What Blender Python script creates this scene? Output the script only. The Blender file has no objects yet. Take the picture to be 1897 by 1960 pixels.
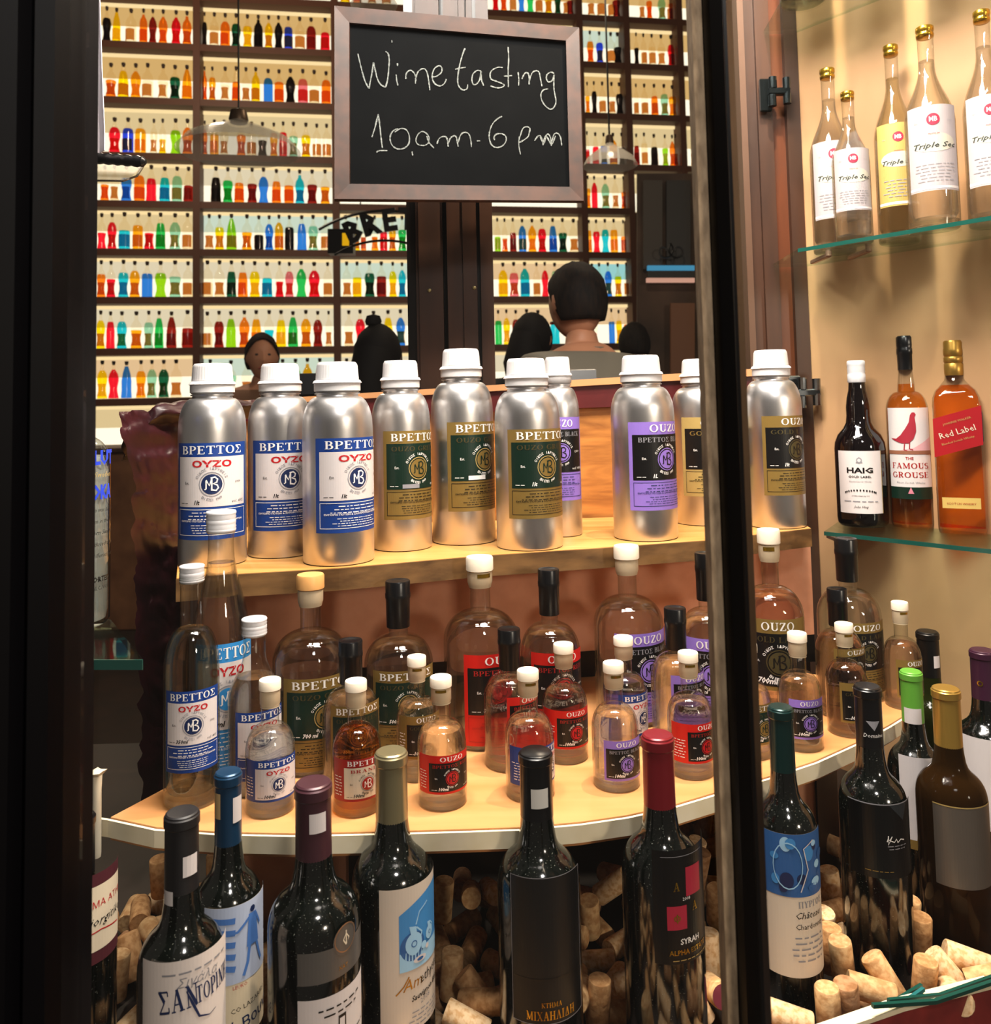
# Shop window at dusk: bottles on display shelves, a back-lit wall of coloured bottles behind.
import bpy, math, random
from mathutils import Vector, Matrix
R = random.Random(11)
sc = bpy.context.scene
C = sc.collection
PI = math.pi
# ------------------------------------------------------------------ camera (image taken as 1897 x 1960)
F, CX, CY, ROLL = 1600.0, 950.0, 672.0, 0.0212
PITCH = math.atan(F / 26600.0)
ca, sa = math.cos(PITCH), math.sin(PITCH)
fw = Vector((0, ca, sa)); up0 = Vector((0, -sa, ca)); rt0 = Vector((1, 0, 0))
cr, sr = math.cos(ROLL), math.sin(ROLL)
# image up leans left of world up: the camera is rolled clockwise
rt, up = (rt0 * cr - up0 * sr), (rt0 * sr + up0 * cr)
cam_d = bpy.data.cameras.new('camera'); cam = bpy.data.objects.new('camera', cam_d); C.objects.link(cam)
cam.matrix_world = Matrix(((rt.x, up.x, -fw.x, 0), (rt.y, up.y, -fw.y, 0), (rt.z, up.z, -fw.z, 0), (0, 0, 0, 1)))
cam_d.sensor_fit = 'HORIZONTAL'; cam_d.sensor_width = 36; cam_d.lens = 36 * F / 1897
cam_d.shift_x = (948.5 - CX) / 1897; cam_d.shift_y = (CY - 980) / 1897
cam_d.clip_start = 0.02; cam_d.clip_end = 60
cam_d.dof.use_dof = True; cam_d.dof.focus_distance = 1.0; cam_d.dof.aperture_fstop = 12
sc.camera = cam
# ------------------------------------------------------------------ world, exposure, lamps
w = bpy.data.worlds.new('world'); sc.world = w; w.use_nodes = True
w.node_tree.nodes['Background'].inputs[0].default_value = (1.0, 0.86, 0.72, 1)
w.node_tree.nodes['Background'].inputs[1].default_value = 0.12  # faint ambient fill, added to lift the shaded panel
vs = sc.view_settings; vs.view_transform = 'Standard'; vs.look = 'None'; vs.gamma = 1; vs.exposure = 0.0; vs.use_curve_mapping = False
cy = sc.cycles
cy.max_bounces = 10; cy.transparent_max_bounces = 40; cy.transmission_bounces = 9; cy.glossy_bounces = 5; cy.diffuse_bounces = 3
cy.caustics_reflective = False; cy.caustics_refractive = True; cy.sample_clamp_indirect = 4; cy.blur_glossy = 0.6
def lamp(name, kind, loc, power, col, size=0.05, target=None, spot=None, blend=.5, sy=None):
    d = bpy.data.lights.new(name, kind); d.energy = power; d.color = col
    if kind == 'AREA':
        d.size = size
        if sy: d.shape = 'RECTANGLE'; d.size_y = sy
        else: d.shape = 'DISK'
    else: d.shadow_soft_size = size
    if spot: d.spot_size = math.radians(spot); d.spot_blend = blend
    o = bpy.data.objects.new(name, d); C.objects.link(o); o.location = loc
    if target is not None:
        o.rotation_euler = (Vector(target) - Vector(loc)).to_track_quat('-Z', 'Y').to_euler()
    return o
WARM = (1.0, .80, .58); NEUT = (1.0, .93, .84)
lamp('display_lamp', 'AREA', (0.16, 0.78, 1.10), 38, NEUT, .42, (0.14, 0.98, -.4))
lamp('display_spot', 'SPOT', (0.40, 1.06, 1.10), 88, WARM, .016, (0.48, 1.16, -.4), 120, .6)
lamp('display_lamp', 'AREA', (-0.22, 0.80, 1.10), 14, NEUT, .16, (-.2, .95, -.4))
lamp('display_fill', 'AREA', (0.1, 0.64, 1.05), 12, NEUT, .9, (0.1, 1.0, -.3), sy=.05)  # added front fill that brightens the bottles from above
lamp('room_lamp', 'POINT', (0.5, 3.2, 1.9), 60, WARM, .12)
lamp('room_lamp', 'POINT', (-1.8, 4.6, 2.6), 110, WARM, .12)
lamp('highlight_fill', 'AREA', (0.34, -0.30, 0.95), 10, (1, .95, .9), .24, (0.05, .85, -.35))  # added light outside the window, makes the wine bottle highlights
lamp('panel_fill', 'POINT', (3.3, -3.4, 1.0), 380, (1, .86, .68), .25)  # added low light from outside, brightens the panel under the upper shelf
# ------------------------------------------------------------------ pixel helpers: a pixel and a world depth give a point
def ray(px, py):
    d = fw * F + rt * (px - CX) - up * (py - CY)
    return d
def at(px, py, Y):
    d = ray(px, py); return d * (Y / d.y)
def onz(px, py, z):
    d = ray(px, py); return d * (z / d.z)
# ------------------------------------------------------------------ materials
def lin(c):
    if isinstance(c, str): c = tuple(int(c[i:i + 2], 16) / 255 for i in (0, 2, 4))
    return tuple(v / 12.92 if v <= .04045 else ((v + .055) / 1.055) ** 2.4 for v in c) + (1,)
MATS = {}
def mat(name, col='808080', rough=.5, metal=0, spec=.5, coat=0, emit=None, es=1, trans=0, ior=1.45, aniso=0):
    if name in MATS: return MATS[name]
    m = bpy.data.materials.new(name); m.use_nodes = True
    b = m.node_tree.nodes['Principled BSDF']
    b.inputs['Base Color'].default_value = lin(col); b.inputs['Roughness'].default_value = rough
    b.inputs['Metallic'].default_value = metal; b.inputs['Specular IOR Level'].default_value = spec
    b.inputs['Coat Weight'].default_value = coat; b.inputs['Transmission Weight'].default_value = trans
    b.inputs['IOR'].default_value = ior; b.inputs['Anisotropic'].default_value = aniso
    if emit: b.inputs['Emission Color'].default_value = lin(emit); b.inputs['Emission Strength'].default_value = es
    MATS[name] = m; return m
def noisy(name, c1, c2, scale=(20, 20, 20), detail=6, rough=.5, bump=0, metal=0, coat=0, lo=.35, hi=.65, kind='NOISE', dist=0, spec=.5):
    if name in MATS: return MATS[name]
    m = mat(name, c1, rough, metal, coat=coat, spec=spec); nt = m.node_tree; b = nt.nodes['Principled BSDF']
    tc = nt.nodes.new('ShaderNodeTexCoord'); mp = nt.nodes.new('ShaderNodeMapping'); mp.inputs['Scale'].default_value = scale
    nt.links.new(tc.outputs['Object'], mp.inputs[0])
    n = nt.nodes.new('ShaderNodeTexNoise'); n.inputs['Scale'].default_value = 1; n.inputs['Detail'].default_value = detail; n.inputs['Distortion'].default_value = dist
    nt.links.new(mp.outputs[0], n.inputs['Vector'])
    r = nt.nodes.new('ShaderNodeValToRGB'); e = r.color_ramp.elements
    e[0].position = lo; e[1].position = hi; e[0].color = lin(c1); e[1].color = lin(c2)
    nt.links.new(n.outputs[0], r.inputs[0]); nt.links.new(r.outputs[0], b.inputs['Base Color'])
    if bump:
        bp = nt.nodes.new('ShaderNodeBump'); bp.inputs['Strength'].default_value = bump; bp.inputs['Distance'].default_value = .002
        nt.links.new(n.outputs[0], bp.inputs['Height']); nt.links.new(bp.outputs[0], b.inputs['Normal'])
    return m
def nodes_mat(name):
    m = bpy.data.materials.new(name); m.use_nodes = True; nt = m.node_tree; nt.nodes.clear()
    out = nt.nodes.new('ShaderNodeOutputMaterial'); MATS[name] = m; return m, nt, out
def shell(name, tint='fbfcfb', gl=1.0, edge=.25, rough=.02, rim='b4b4a8'):
    """thin glass wall: clear, mirror-like towards the rim, slightly dark at grazing angles"""
    if name in MATS: return MATS[name]
    m, nt, out = nodes_mat(name)
    lw = nt.nodes.new('ShaderNodeLayerWeight'); lw.inputs[0].default_value = edge
    tr = nt.nodes.new('ShaderNodeBsdfTransparent'); g = nt.nodes.new('ShaderNodeBsdfGlossy'); g.inputs['Roughness'].default_value = rough
    g.inputs['Color'].default_value = (gl, gl, gl, 1)
    mx = nt.nodes.new('ShaderNodeMixRGB'); mx.inputs[1].default_value = lin(tint); mx.inputs[2].default_value = lin(rim)
    nt.links.new(lw.outputs['Facing'], mx.inputs[0]); nt.links.new(mx.outputs[0], tr.inputs[0])
    ms = nt.nodes.new('ShaderNodeMixShader'); l2 = nt.nodes.new('ShaderNodeLayerWeight'); l2.inputs[0].default_value = .5
    pw = nt.nodes.new('ShaderNodeMath'); pw.operation = 'POWER'; pw.inputs[1].default_value = 5; nt.links.new(l2.outputs['Facing'], pw.inputs[0])
    fr = nt.nodes.new('ShaderNodeMath'); fr.operation = 'MULTIPLY_ADD'; fr.inputs[1].default_value = .94; fr.inputs[2].default_value = .055; nt.links.new(pw.outputs[0], fr.inputs[0])
    nt.links.new(fr.outputs[0], ms.inputs[0]); nt.links.new(tr.outputs[0], ms.inputs[1]); nt.links.new(g.outputs[0], ms.inputs[2])
    nt.links.new(ms.outputs[0], out.inputs[0]); return m
def liquid(name, tint='fdfdfc', ior=1.34, mixt=.38):
    if name in MATS: return MATS[name]
    m, nt, out = nodes_mat(name)
    g = nt.nodes.new('ShaderNodeBsdfGlass'); g.inputs['IOR'].default_value = ior; g.inputs['Color'].default_value = lin(tint); g.inputs['Roughness'].default_value = 0.0
    tr = nt.nodes.new('ShaderNodeBsdfTransparent'); tr.inputs[0].default_value = lin(tint)
    ms = nt.nodes.new('ShaderNodeMixShader'); ms.inputs[0].default_value = mixt
    nt.links.new(g.outputs[0], ms.inputs[1]); nt.links.new(tr.outputs[0], ms.inputs[2]); nt.links.new(ms.outputs[0], out.inputs[0]); return m
def tinted(name, tint, gloss=.05):
    if name in MATS: return MATS[name]
    m, nt, out = nodes_mat(name)
    tr = nt.nodes.new('ShaderNodeBsdfTransparent'); tr.inputs[0].default_value = lin(tint)
    g = nt.nodes.new('ShaderNodeBsdfGlossy'); g.inputs['Roughness'].default_value = .1
    ms = nt.nodes.new('ShaderNodeMixShader'); ms.inputs[0].default_value = gloss
    nt.links.new(tr.outputs[0], ms.inputs[1]); nt.links.new(g.outputs[0], ms.inputs[2]); nt.links.new(ms.outputs[0], out.inputs[0]); return m
def glow(name, col, s):
    if name in MATS: return MATS[name]
    m, nt, out = nodes_mat(name)
    e = nt.nodes.new('ShaderNodeEmission'); e.inputs[0].default_value = lin(col); e.inputs[1].default_value = s
    nt.links.new(e.outputs[0], out.inputs[0]); return m
# ------------------------------------------------------------------ objects
def thing(name, loc=(0, 0, 0), rz=0, label=None, cat=None, group=None, kind=None):
    o = bpy.data.objects.new(name, None); C.objects.link(o); o.location = loc; o.rotation_euler = (0, 0, rz); o.empty_display_size = .02
    tag(o, label, cat, group, kind); return o
def tag(o, label=None, cat=None, group=None, kind=None):
    if label: o['label'] = label
    if cat: o['category'] = cat
    if group: o['group'] = group
    if kind: o['kind'] = kind
    return o
def mesh(name, V, Fc, mats, mi=None, smooth=True, sharp=38):
    me = bpy.data.meshes.new(name); me.from_pydata([tuple(v) for v in V], [], Fc)
    for m in (mats if isinstance(mats, (list, tuple)) else [mats]): me.materials.append(m)
    if mi: me.polygons.foreach_set('material_index', mi)
    if smooth:
        me.polygons.foreach_set('use_smooth', [True] * len(Fc))
        if sharp: me.set_sharp_from_angle(angle=math.radians(sharp))
    me.update(); return me
def obj(name, V, Fc, mats, parent=None, mi=None, smooth=True, sharp=38, label=None):
    o = bpy.data.objects.new(name, mesh(name, V, Fc, mats, mi, smooth, sharp)); C.objects.link(o)
    if parent is not None: o.parent = parent
    if label: o['label'] = label
    return o
def link(name, me, parent, loc=None, rz=0, scale=None):
    o = bpy.data.objects.new(name, me); C.objects.link(o); o.parent = parent
    if loc: o.location = loc
    if rz: o.rotation_euler = (0, 0, rz)
    if scale: o.scale = scale
    return o
def lathe(prof, n=40, mod=None, cap=True):
    V, Fc = [], []
    for k, (r, z) in enumerate(prof):
        for i in range(n):
            a = 2 * PI * i / n; rr = r * (mod(k, a) if mod else 1)
            V.append((rr * math.sin(a), -rr * math.cos(a), z))
    for k in range(len(prof) - 1):
        for i in range(n):
            j = (i + 1) % n; Fc.append((k * n + i, k * n + j, (k + 1) * n + j, (k + 1) * n + i))
    if cap:
        if prof[0][0] > 1e-6: Fc.append(tuple(reversed(range(n))))
        if prof[-1][0] > 1e-6: Fc.append(tuple(range((len(prof) - 1) * n, len(prof) * n)))
    return V, Fc
def box(x0, y0, z0, x1, y1, z1):
    V = [(x, y, z) for z in (z0, z1) for y in (y0, y1) for x in (x0, x1)]
    return V, [(0, 2, 3, 1), (4, 5, 7, 6), (0, 1, 5, 4), (2, 6, 7, 3), (0, 4, 6, 2), (1, 3, 7, 5)]
def bbox(x0, y0, z0, x1, y1, z1, b=.001):
    """box with chamfered vertical and horizontal edges"""
    V, Fc = [], []
    ring = lambda ins, z: [(x0 + ins, y0 + ins, z), (x1 - ins, y0 + ins, z), (x1 - ins, y1 - ins, z), (x0 + ins, y1 - ins, z)]
    for ins, z in ((b, z0), (0, z0 + b), (0, z1 - b), (b, z1)): V += ring(ins, z)
    for k in range(3):
        for i in range(4):
            j = (i + 1) % 4; Fc.append((k * 4 + i, k * 4 + j, k * 4 + 4 + j, k * 4 + 4 + i))
    Fc += [(3, 2, 1, 0), (12, 13, 14, 15)]
    return V, Fc
def quadbox(p, q, r, s, off):
    """solid between quad p q r s and the same quad shifted by off"""
    V = [Vector(a) for a in (p, q, r, s)]; V += [v + Vector(off) for v in V]
    return V, [(0, 1, 2, 3), (7, 6, 5, 4), (0, 4, 5, 1), (1, 5, 6, 2), (2, 6, 7, 3), (3, 7, 4, 0)]
def slab(poly, z0, z1):
    n = len(poly); V = [(x, y, z0) for x, y in poly] + [(x, y, z1) for x, y in poly]
    Fc = [tuple(reversed(range(n))), tuple(range(n, 2 * n))] + [(i, (i + 1) % n, n + (i + 1) % n, n + i) for i in range(n)]
    return V, Fc
def join(*parts):
    V, Fc = [], []
    for v, f in parts:
        k = len(V); V += list(v); Fc += [tuple(i + k for i in x) for x in f]
    return V, Fc
def tube(pts, r, n=8, closed=False):
    pts = [Vector(p) for p in pts]; V, Fc = [], []; prev = None
    for k, p in enumerate(pts):
        a = pts[max(k - 1, 0)]; b = pts[min(k + 1, len(pts) - 1)]; t = (b - a).normalized()
        if prev is None: prev = t.orthogonal().normalized()
        u = (prev - t * prev.dot(t)).normalized(); prev = u; v = t.cross(u)
        rr = r[k] if isinstance(r, (list, tuple)) else r
        for i in range(n):
            an = 2 * PI * i / n; V.append(p + (u * math.cos(an) + v * math.sin(an)) * rr)
    for k in range(len(pts) - 1):
        for i in range(n):
            j = (i + 1) % n; Fc.append((k * n + i, k * n + j, (k + 1) * n + j, (k + 1) * n + i))
    Fc += [tuple(reversed(range(n))), tuple(range((len(pts) - 1) * n, len(pts) * n))]
    return V, Fc
# ------------------------------------------------------------------ flat print: lettering drawn as strokes, laid on paper wrapped round a bottle
T_, t_ = .17, .065
def L(*a): return ('L',) + a
def A(*a): return ('A',) + a
def sf(x, y, w=.3): return L(x - w / 2, y, x + w / 2, y, .06)
GL = {
 'B': (.74, [L(.19, 0, .19, 1, T_), L(.03, .97, .36, .97, t_), L(.12, .52, .36, .52, t_), L(.03, .03, .36, .03, t_), A(.34, .75, .24, .22, -90, 90, 1), A(.36, .27, .28, .24, -90, 90, 1)]),
 'P': (.70, [L(.19, 0, .19, 1, T_), L(.03, .97, .36, .97, t_), L(.12, .46, .36, .46, t_), A(.34, .72, .27, .25, -90, 90, 1), sf(.19, .03, .36)]),
 'E': (.72, [L(.19, 0, .19, 1, T_), L(.03, .97, .62, .97, t_), L(.12, .52, .48, .52, t_), L(.03, .03, .64, .03, t_), L(.61, .97, .61, .78, t_), L(.63, .03, .63, .24, t_), L(.48, .42, .48, .62, t_)]),
 'T': (.74, [L(.37, 0, .37, 1, T_), L(.04, .97, .70, .97, t_), L(.06, .97, .06, .76, t_), L(.68, .97, .68, .76, t_), sf(.37, .03, .36)]),
 'O': (.84, [A(.42, .5, .32, .47, 0, 360, 1)]),
 'Σ': (.76, [L(.12, .98, .42, .52, T_), L(.42, .52, .10, .06, t_), L(.06, .96, .66, .96, .08), L(.06, .05, .68, .05, .11), L(.65, .96, .65, .76, t_), L(.68, .05, .68, .28, t_)]),
 'U': (.82, [L(.2, 1, .2, .3, T_), L(.66, 1, .66, .3, t_), A(.43, .3, .23, .27, 180, 360, 1), sf(.2, .97, .34), sf(.66, .97, .28)]),
 'Z': (.70, [L(.58, .95, .12, .05, T_), L(.1, .96, .62, .96, t_), L(.08, .04, .64, .04, t_), L(.1, .96, .1, .76, t_), L(.64, .04, .64, .26, t_)]),
 'Y': (.78, [L(.17, 1, .4, .5, T_), L(.66, 1, .4, .5, t_), L(.4, .52, .4, 0, T_), sf(.17, .97, .32), sf(.66, .97, .26), sf(.4, .03, .34)]),
 'R': (.78, [L(.19, 0, .19, 1, T_), L(.03, .97, .36, .97, t_), L(.12, .5, .36, .5, t_), A(.34, .74, .25, .23, -90, 90, 1), L(.36, .5, .66, .02, T_), sf(.19, .03, .34)]),
 'N': (.86, [L(.18, 0, .18, 1, t_), L(.7, 0, .7, 1, t_), L(.17, 1, .7, 0, T_), sf(.18, .03, .28), sf(.7, .97, .28), sf(.14, .97, .2)]),
 'A': (.82, [L(.4, 1, .14, 0, t_), L(.4, 1, .66, 0, T_), L(.22, .34, .56, .34, t_), sf(.14, .03, .26), sf(.66, .03, .32)]),
 'D': (.82, [L(.19, 0, .19, 1, T_), L(.03, .97, .4, .97, t_), L(.03, .03, .4, .03, t_), A(.36, .5, .34, .47, -90, 90, 1)]),
 'G': (.82, [A(.43, .5, .33, .47, 45, 330, 1), L(.7, .1, .7, .42, .12), sf(.64, .42, .3)]),
 'L': (.68, [L(.19, 0, .19, 1, T_), sf(.19, .97, .34), L(.03, .03, .6, .03, t_), L(.6, .03, .6, .28, t_)]),
 'I': (.42, [L(.2, 0, .2, 1, T_), sf(.2, .97, .34), sf(.2, .03, .34)]),
 'C': (.76, [A(.43, .5, .33, .47, 45, 315, 1), L(.68, .98, .68, .74, t_)]),
 'K': (.80, [L(.19, 0, .19, 1, T_), L(.22, .42, .66, .97, t_), L(.34, .56, .68, .02, T_), sf(.19, .97, .34), sf(.19, .03, .34), sf(.66, .97, .24), sf(.68, .03, .26)]),
 'H': (.88, [L(.19, 0, .19, 1, T_), L(.68, 0, .68, 1, T_), L(.19, .5, .68, .5, t_), sf(.19, .97, .34), sf(.19, .03, .34), sf(.68, .97, .34), sf(.68, .03, .34)]),
 'F': (.66, [L(.19, 0, .19, 1, T_), L(.03, .97, .6, .97, t_), L(.12, .5, .46, .5, t_), L(.58, .97, .58, .76, t_), sf(.19, .03, .34)]),
 'M': (1.0, [L(.16, 0, .16, 1, t_), L(.82, 0, .82, 1, T_), L(.16, 1, .48, .08, T_), L(.48, .08, .8, 1, t_), sf(.16, .03, .26), sf(.82, .03, .32), sf(.14, .97, .24), sf(.84, .97, .26)]),
 'S': (.62, [A(.32, .74, .22, .23, 30, 270, 1), A(.32, .27, .24, .24, -90, 90, 1), A(.32, .27, .24, .24, 210, 270, 1)]),
 'Φ': (.86, [L(.42, 0, .42, 1, T_), A(.42, .5, .33, .3, 0, 360, 1)]),
 'Π': (.86, [L(.19, 0, .19, 1, T_), L(.68, 0, .68, 1, T_), L(.04, .97, .84, .97, t_), sf(.19, .03, .34), sf(.68, .03, .34)]),
 'Γ': (.66, [L(.19, 0, .19, 1, T_), L(.03, .97, .6, .97, t_), L(.58, .97, .58, .76, t_), sf(.19, .03, .34)]),
 'X': (.82, [L(.12, 1, .66, 0, T_), L(.66, 1, .12, 0, t_), sf(.14, .97, .3), sf(.66, .97, .26), sf(.13, .03, .26), sf(.66, .03, .3)]),
 'Λ': (.82, [L(.4, 1, .14, 0, t_), L(.4, 1, .66, 0, T_), sf(.14, .03, .26), sf(.66, .03, .32)]),
 'Δ': (.82, [L(.4, 1, .12, 0, t_), L(.4, 1, .68, 0, T_), L(.08, .03, .72, .03, t_)]),
 ' ': (.36, []),
}
for g_, l_ in zip('ΑΙΚΜΝΗΖΥΧ', 'AIKMNHZYX'): GL[g_] = GL[l_]
GL['Β'] = GL['B']; GL['Ρ'] = GL['P']; GL['Ε'] = GL['E']; GL['Τ'] = GL['T']; GL['Ο'] = GL['O']
def stroke_pts(s):
    """ribbon quads in glyph units for one stroke"""
    out = []
    if s[0] == 'L':
        _, x0, y0, x1, y1, wd = s; d = math.hypot(x1 - x0, y1 - y0); n = max(1, int(d / .3)); nx, ny = -(y1 - y0) / d * wd / 2, (x1 - x0) / d * wd / 2
        P = [(x0 + (x1 - x0) * k / n, y0 + (y1 - y0) * k / n, nx, ny) for k in range(n + 1)]
    else:
        _, cx, cyy, rx, ry, a0, a1, _m = s; n = max(5, int(abs(a1 - a0) / 22)); P = []
        for k in range(n + 1):
            a = math.radians(a0 + (a1 - a0) * k / n); wd = t_ + (T_ - t_) * abs(math.cos(a)) ** 1.3
            P.append((cx + rx * math.cos(a), cyy + ry * math.sin(a), math.cos(a) * wd / 2, math.sin(a) * wd / 2))
    V = []
    for x, y, nx, ny in P: V += [(x + nx, y + ny), (x - nx, y - ny)]
    return V, [(2 * k, 2 * k + 1, 2 * k + 3, 2 * k + 2) for k in range(len(P) - 1)]
_fc = bpy.data.curves.new('f', 'FONT'); _fc.resolution_u = 1; _fo = bpy.data.objects.new('f', _fc); _cache = {}
def font2d(s, fat=0):
    if (s, fat) not in _cache:
        _fc.body = s; _fc.offset = fat; m = _fo.to_mesh()
        V = [(v.co.x, v.co.y) for v in m.vertices]; Fc = [tuple(p.vertices) for p in m.polygons]; _fo.to_mesh_clear()
        W = max([v[0] for v in V] or [0]); _cache[(s, fat)] = (V, Fc, W)
    return _cache[(s, fat)]
def _clip(P, u, s):
    out = []
    for i, a in enumerate(P):
        b = P[(i + 1) % len(P)]; ia = (a[0] - u) * s >= 0; ib = (b[0] - u) * s >= 0
        if ia: out.append(a)
        if ia != ib: t = (u - a[0]) / (b[0] - a[0]); out.append((u, a[1] + (b[1] - a[1]) * t))
    return out
def strips(V, Fc, step=.0032):
    """cut wide faces into upright strips so that they follow the curve of the glass"""
    V = list(V); out = []
    for f in Fc:
        P = [V[i] for i in f]; u0 = min(p[0] for p in P); u1 = max(p[0] for p in P); n = int((u1 - u0) / step) + 1
        if n < 2: out.append(f); continue
        for k in range(n):
            a, b = u0 + (u1 - u0) * k / n, u0 + (u1 - u0) * (k + 1) / n; Q = P
            if k: Q = _clip(Q, a, 1)
            if k < n - 1: Q = _clip(Q, b, -1)
            if len(Q) > 2: o = len(V); V += Q; out.append(tuple(range(o, o + len(Q))))
    return V, out
class Sheet:
    def __init__(s): s.e = []
    def add(s, part, m, layer, V, Fc): s.e.append((part, m, layer, V, Fc))
    def rect(s, u0, v0, u1, v1, m, layer=0, part='label', nu=None):
        n = nu or max(1, int(abs(u1 - u0) / .003)); V = []
        for k in range(n + 1):
            u = u0 + (u1 - u0) * k / n; V += [(u, v0), (u, v1)]
        s.add(part, m, layer, V, [(2 * k, 2 * k + 2, 2 * k + 3, 2 * k + 1) for k in range(n)])
    def border(s, u0, v0, u1, v1, w, m, layer=1, part='label'):
        s.rect(u0, v0, u1, v0 + w, m, layer, part); s.rect(u0, v1 - w, u1, v1, m, layer, part)
        s.rect(u0, v0 + w, u0 + w, v1 - w, m, layer, part); s.rect(u1 - w, v0 + w, u1, v1 - w, m, layer, part)
    def disc(s, u, v, r, m, layer=2, part='emblem', r0=0, n=20, sy=1):
        V = [(u + q * math.cos(2 * PI * k / n), v + q * sy * math.sin(2 * PI * k / n)) for q in (r, r0) for k in range(n)]
        if r0: Fc = [(k, (k + 1) % n, n + (k + 1) % n, n + k) for k in range(n)]
        else: V = V[:n]; Fc = [tuple(range(n))]
        s.add(part, m, layer, V, Fc)
    def line(s, pts, w, m, layer=2, part='lettering'):
        """brush line through points, each (u, v) or (u, v, width factor)"""
        n = len(pts); V = []
        for k in range(n):
            a = pts[max(0, k - 1)]; b = pts[min(n - 1, k + 1)]; dx, dy = b[0] - a[0], b[1] - a[1]; d = math.hypot(dx, dy) or 1
            ww = w * (pts[k][2] if len(pts[k]) > 2 else 1) / 2; V += [(pts[k][0] - dy / d * ww, pts[k][1] + dx / d * ww), (pts[k][0] + dy / d * ww, pts[k][1] - dx / d * ww)]
        s.add(part, m, layer, V, [(2 * k, 2 * k + 1, 2 * k + 3, 2 * k + 2) for k in range(n - 1)])
    def poly(s, P, m, layer=2, part='picture'): s.add(part, m, layer, list(P), [tuple(range(len(P)))])
    def serif(s, txt, u, v, h, m, width=None, align='c', sp=.06, layer=2, part='lettering', sx=1, skew=0, rot=0):
        W = sum(GL.get(c, GL[' '])[0] + sp for c in txt) - sp
        k = width / W if width else h * sx; x = -W / 2 if align == 'c' else (0 if align == 'l' else -W)
        V, Fc = [], []; cr_, sr_ = math.cos(rot), math.sin(rot)
        for c in txt:
            wd, st = GL.get(c, GL[' '])
            for q in st:
                a, b = stroke_pts(q); o = len(V)
                for (px, py) in a:
                    X, Y_ = (px + x + skew * py) * k, py * h; V.append((u + X * cr_ - Y_ * sr_, v + X * sr_ + Y_ * cr_))
                Fc += [tuple(i + o for i in f) for f in b]
            x += wd + sp
        s.add(part, m, layer, V, Fc)
    def text(s, txt, u, v, h, m, align='c', width=None, skew=0, fat=0, layer=2, part='lettering', rot=0, mono=False):
        V, Fc, W = font2d(txt, fat)
        k = h / .73; kx = (width / W) if width else k; x0 = -W / 2 if align == 'c' else (0 if align == 'l' else -W)
        c_, s_ = math.cos(rot), math.sin(rot); P = []
        for (x, y) in V:
            X, Y_ = (x + x0 + skew * y) * kx, y * k; P.append((u + X * c_ - Y_ * s_, v + X * s_ + Y_ * c_))
        s.add(part, m, layer, P, Fc)
    def ringtext(s, txt, u, v, r, h, m, a0, a1, inside=False, layer=2, part='emblem'):
        n = len(txt)
        for i, c in enumerate(txt):
            if c == ' ': continue
            a = math.radians(a0 + (a1 - a0) * (i + .5) / n); V, Fc, W = font2d(c, .02); k = h / .73
            rot = a - PI / 2 if not inside else a + PI / 2; c_, s_ = math.cos(rot), math.sin(rot)
            s.add(part, m, layer, [(u + r * math.cos(a) + ((x - W / 2) * k) * c_ - y * k * s_, v + r * math.sin(a) + ((x - W / 2) * k) * s_ + y * k * c_) for x, y in V], Fc)
    def fine(s, u0, v0, u1, v1, rows, m, part='lettering', seed=1):
        """rows of words too small to read, as broken lines"""
        q = random.Random(seed); dv = (v1 - v0) / rows; V, Fc = [], []
        for i in range(rows):
            y = v1 - dv * (i + .6); x = u0 + q.uniform(0, .18) * (u1 - u0); e = u1 - (x - u0)
            while x < e:
                wl = min(q.uniform(.6, 2.2) * dv, e - x); th = dv * .13; b = len(V)
                V += [(x, y - th), (x + wl, y - th), (x + wl, y + th), (x, y + th)]; Fc.append((b, b + 1, b + 2, b + 3)); x += wl + dv * .45
        s.add(part, m, 2, V, Fc)
    def emit(s, parent, mapf, labels=None):
        roots = {}; order = []
        for e in s.e:
            if e[0] not in order: order.append(e[0])
        base = None
        for p in order:
            V, Fc, mi, mats = [], [], [], []
            for (pp, m, layer, v, f) in s.e:
                if pp != p: continue
                if m not in mats: mats.append(m)
                if getattr(mapf, 'cyl', False): v, f = strips(v, f)
                k = len(V); V += [mapf(a, b, layer) for a, b in v]; Fc += [tuple(i + k for i in q) for q in f]; mi += [mats.index(m)] * len(f)
            if not Fc: continue
            o = obj(p, V, Fc, mats, parent if (base is None or p == 'label' or p.startswith('label')) else base, mi=mi, smooth=False)
            if p.startswith('label') and base is None: base = o
        return base
def cylmap(r, W, phi, z0):
    def f(u, v, layer):
        a = phi + (u - W / 2) / r; q = r + .00025 + .00022 * layer; return (q * math.sin(a), -q * math.cos(a), z0 + v)
    f.cyl = True; return f
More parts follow.
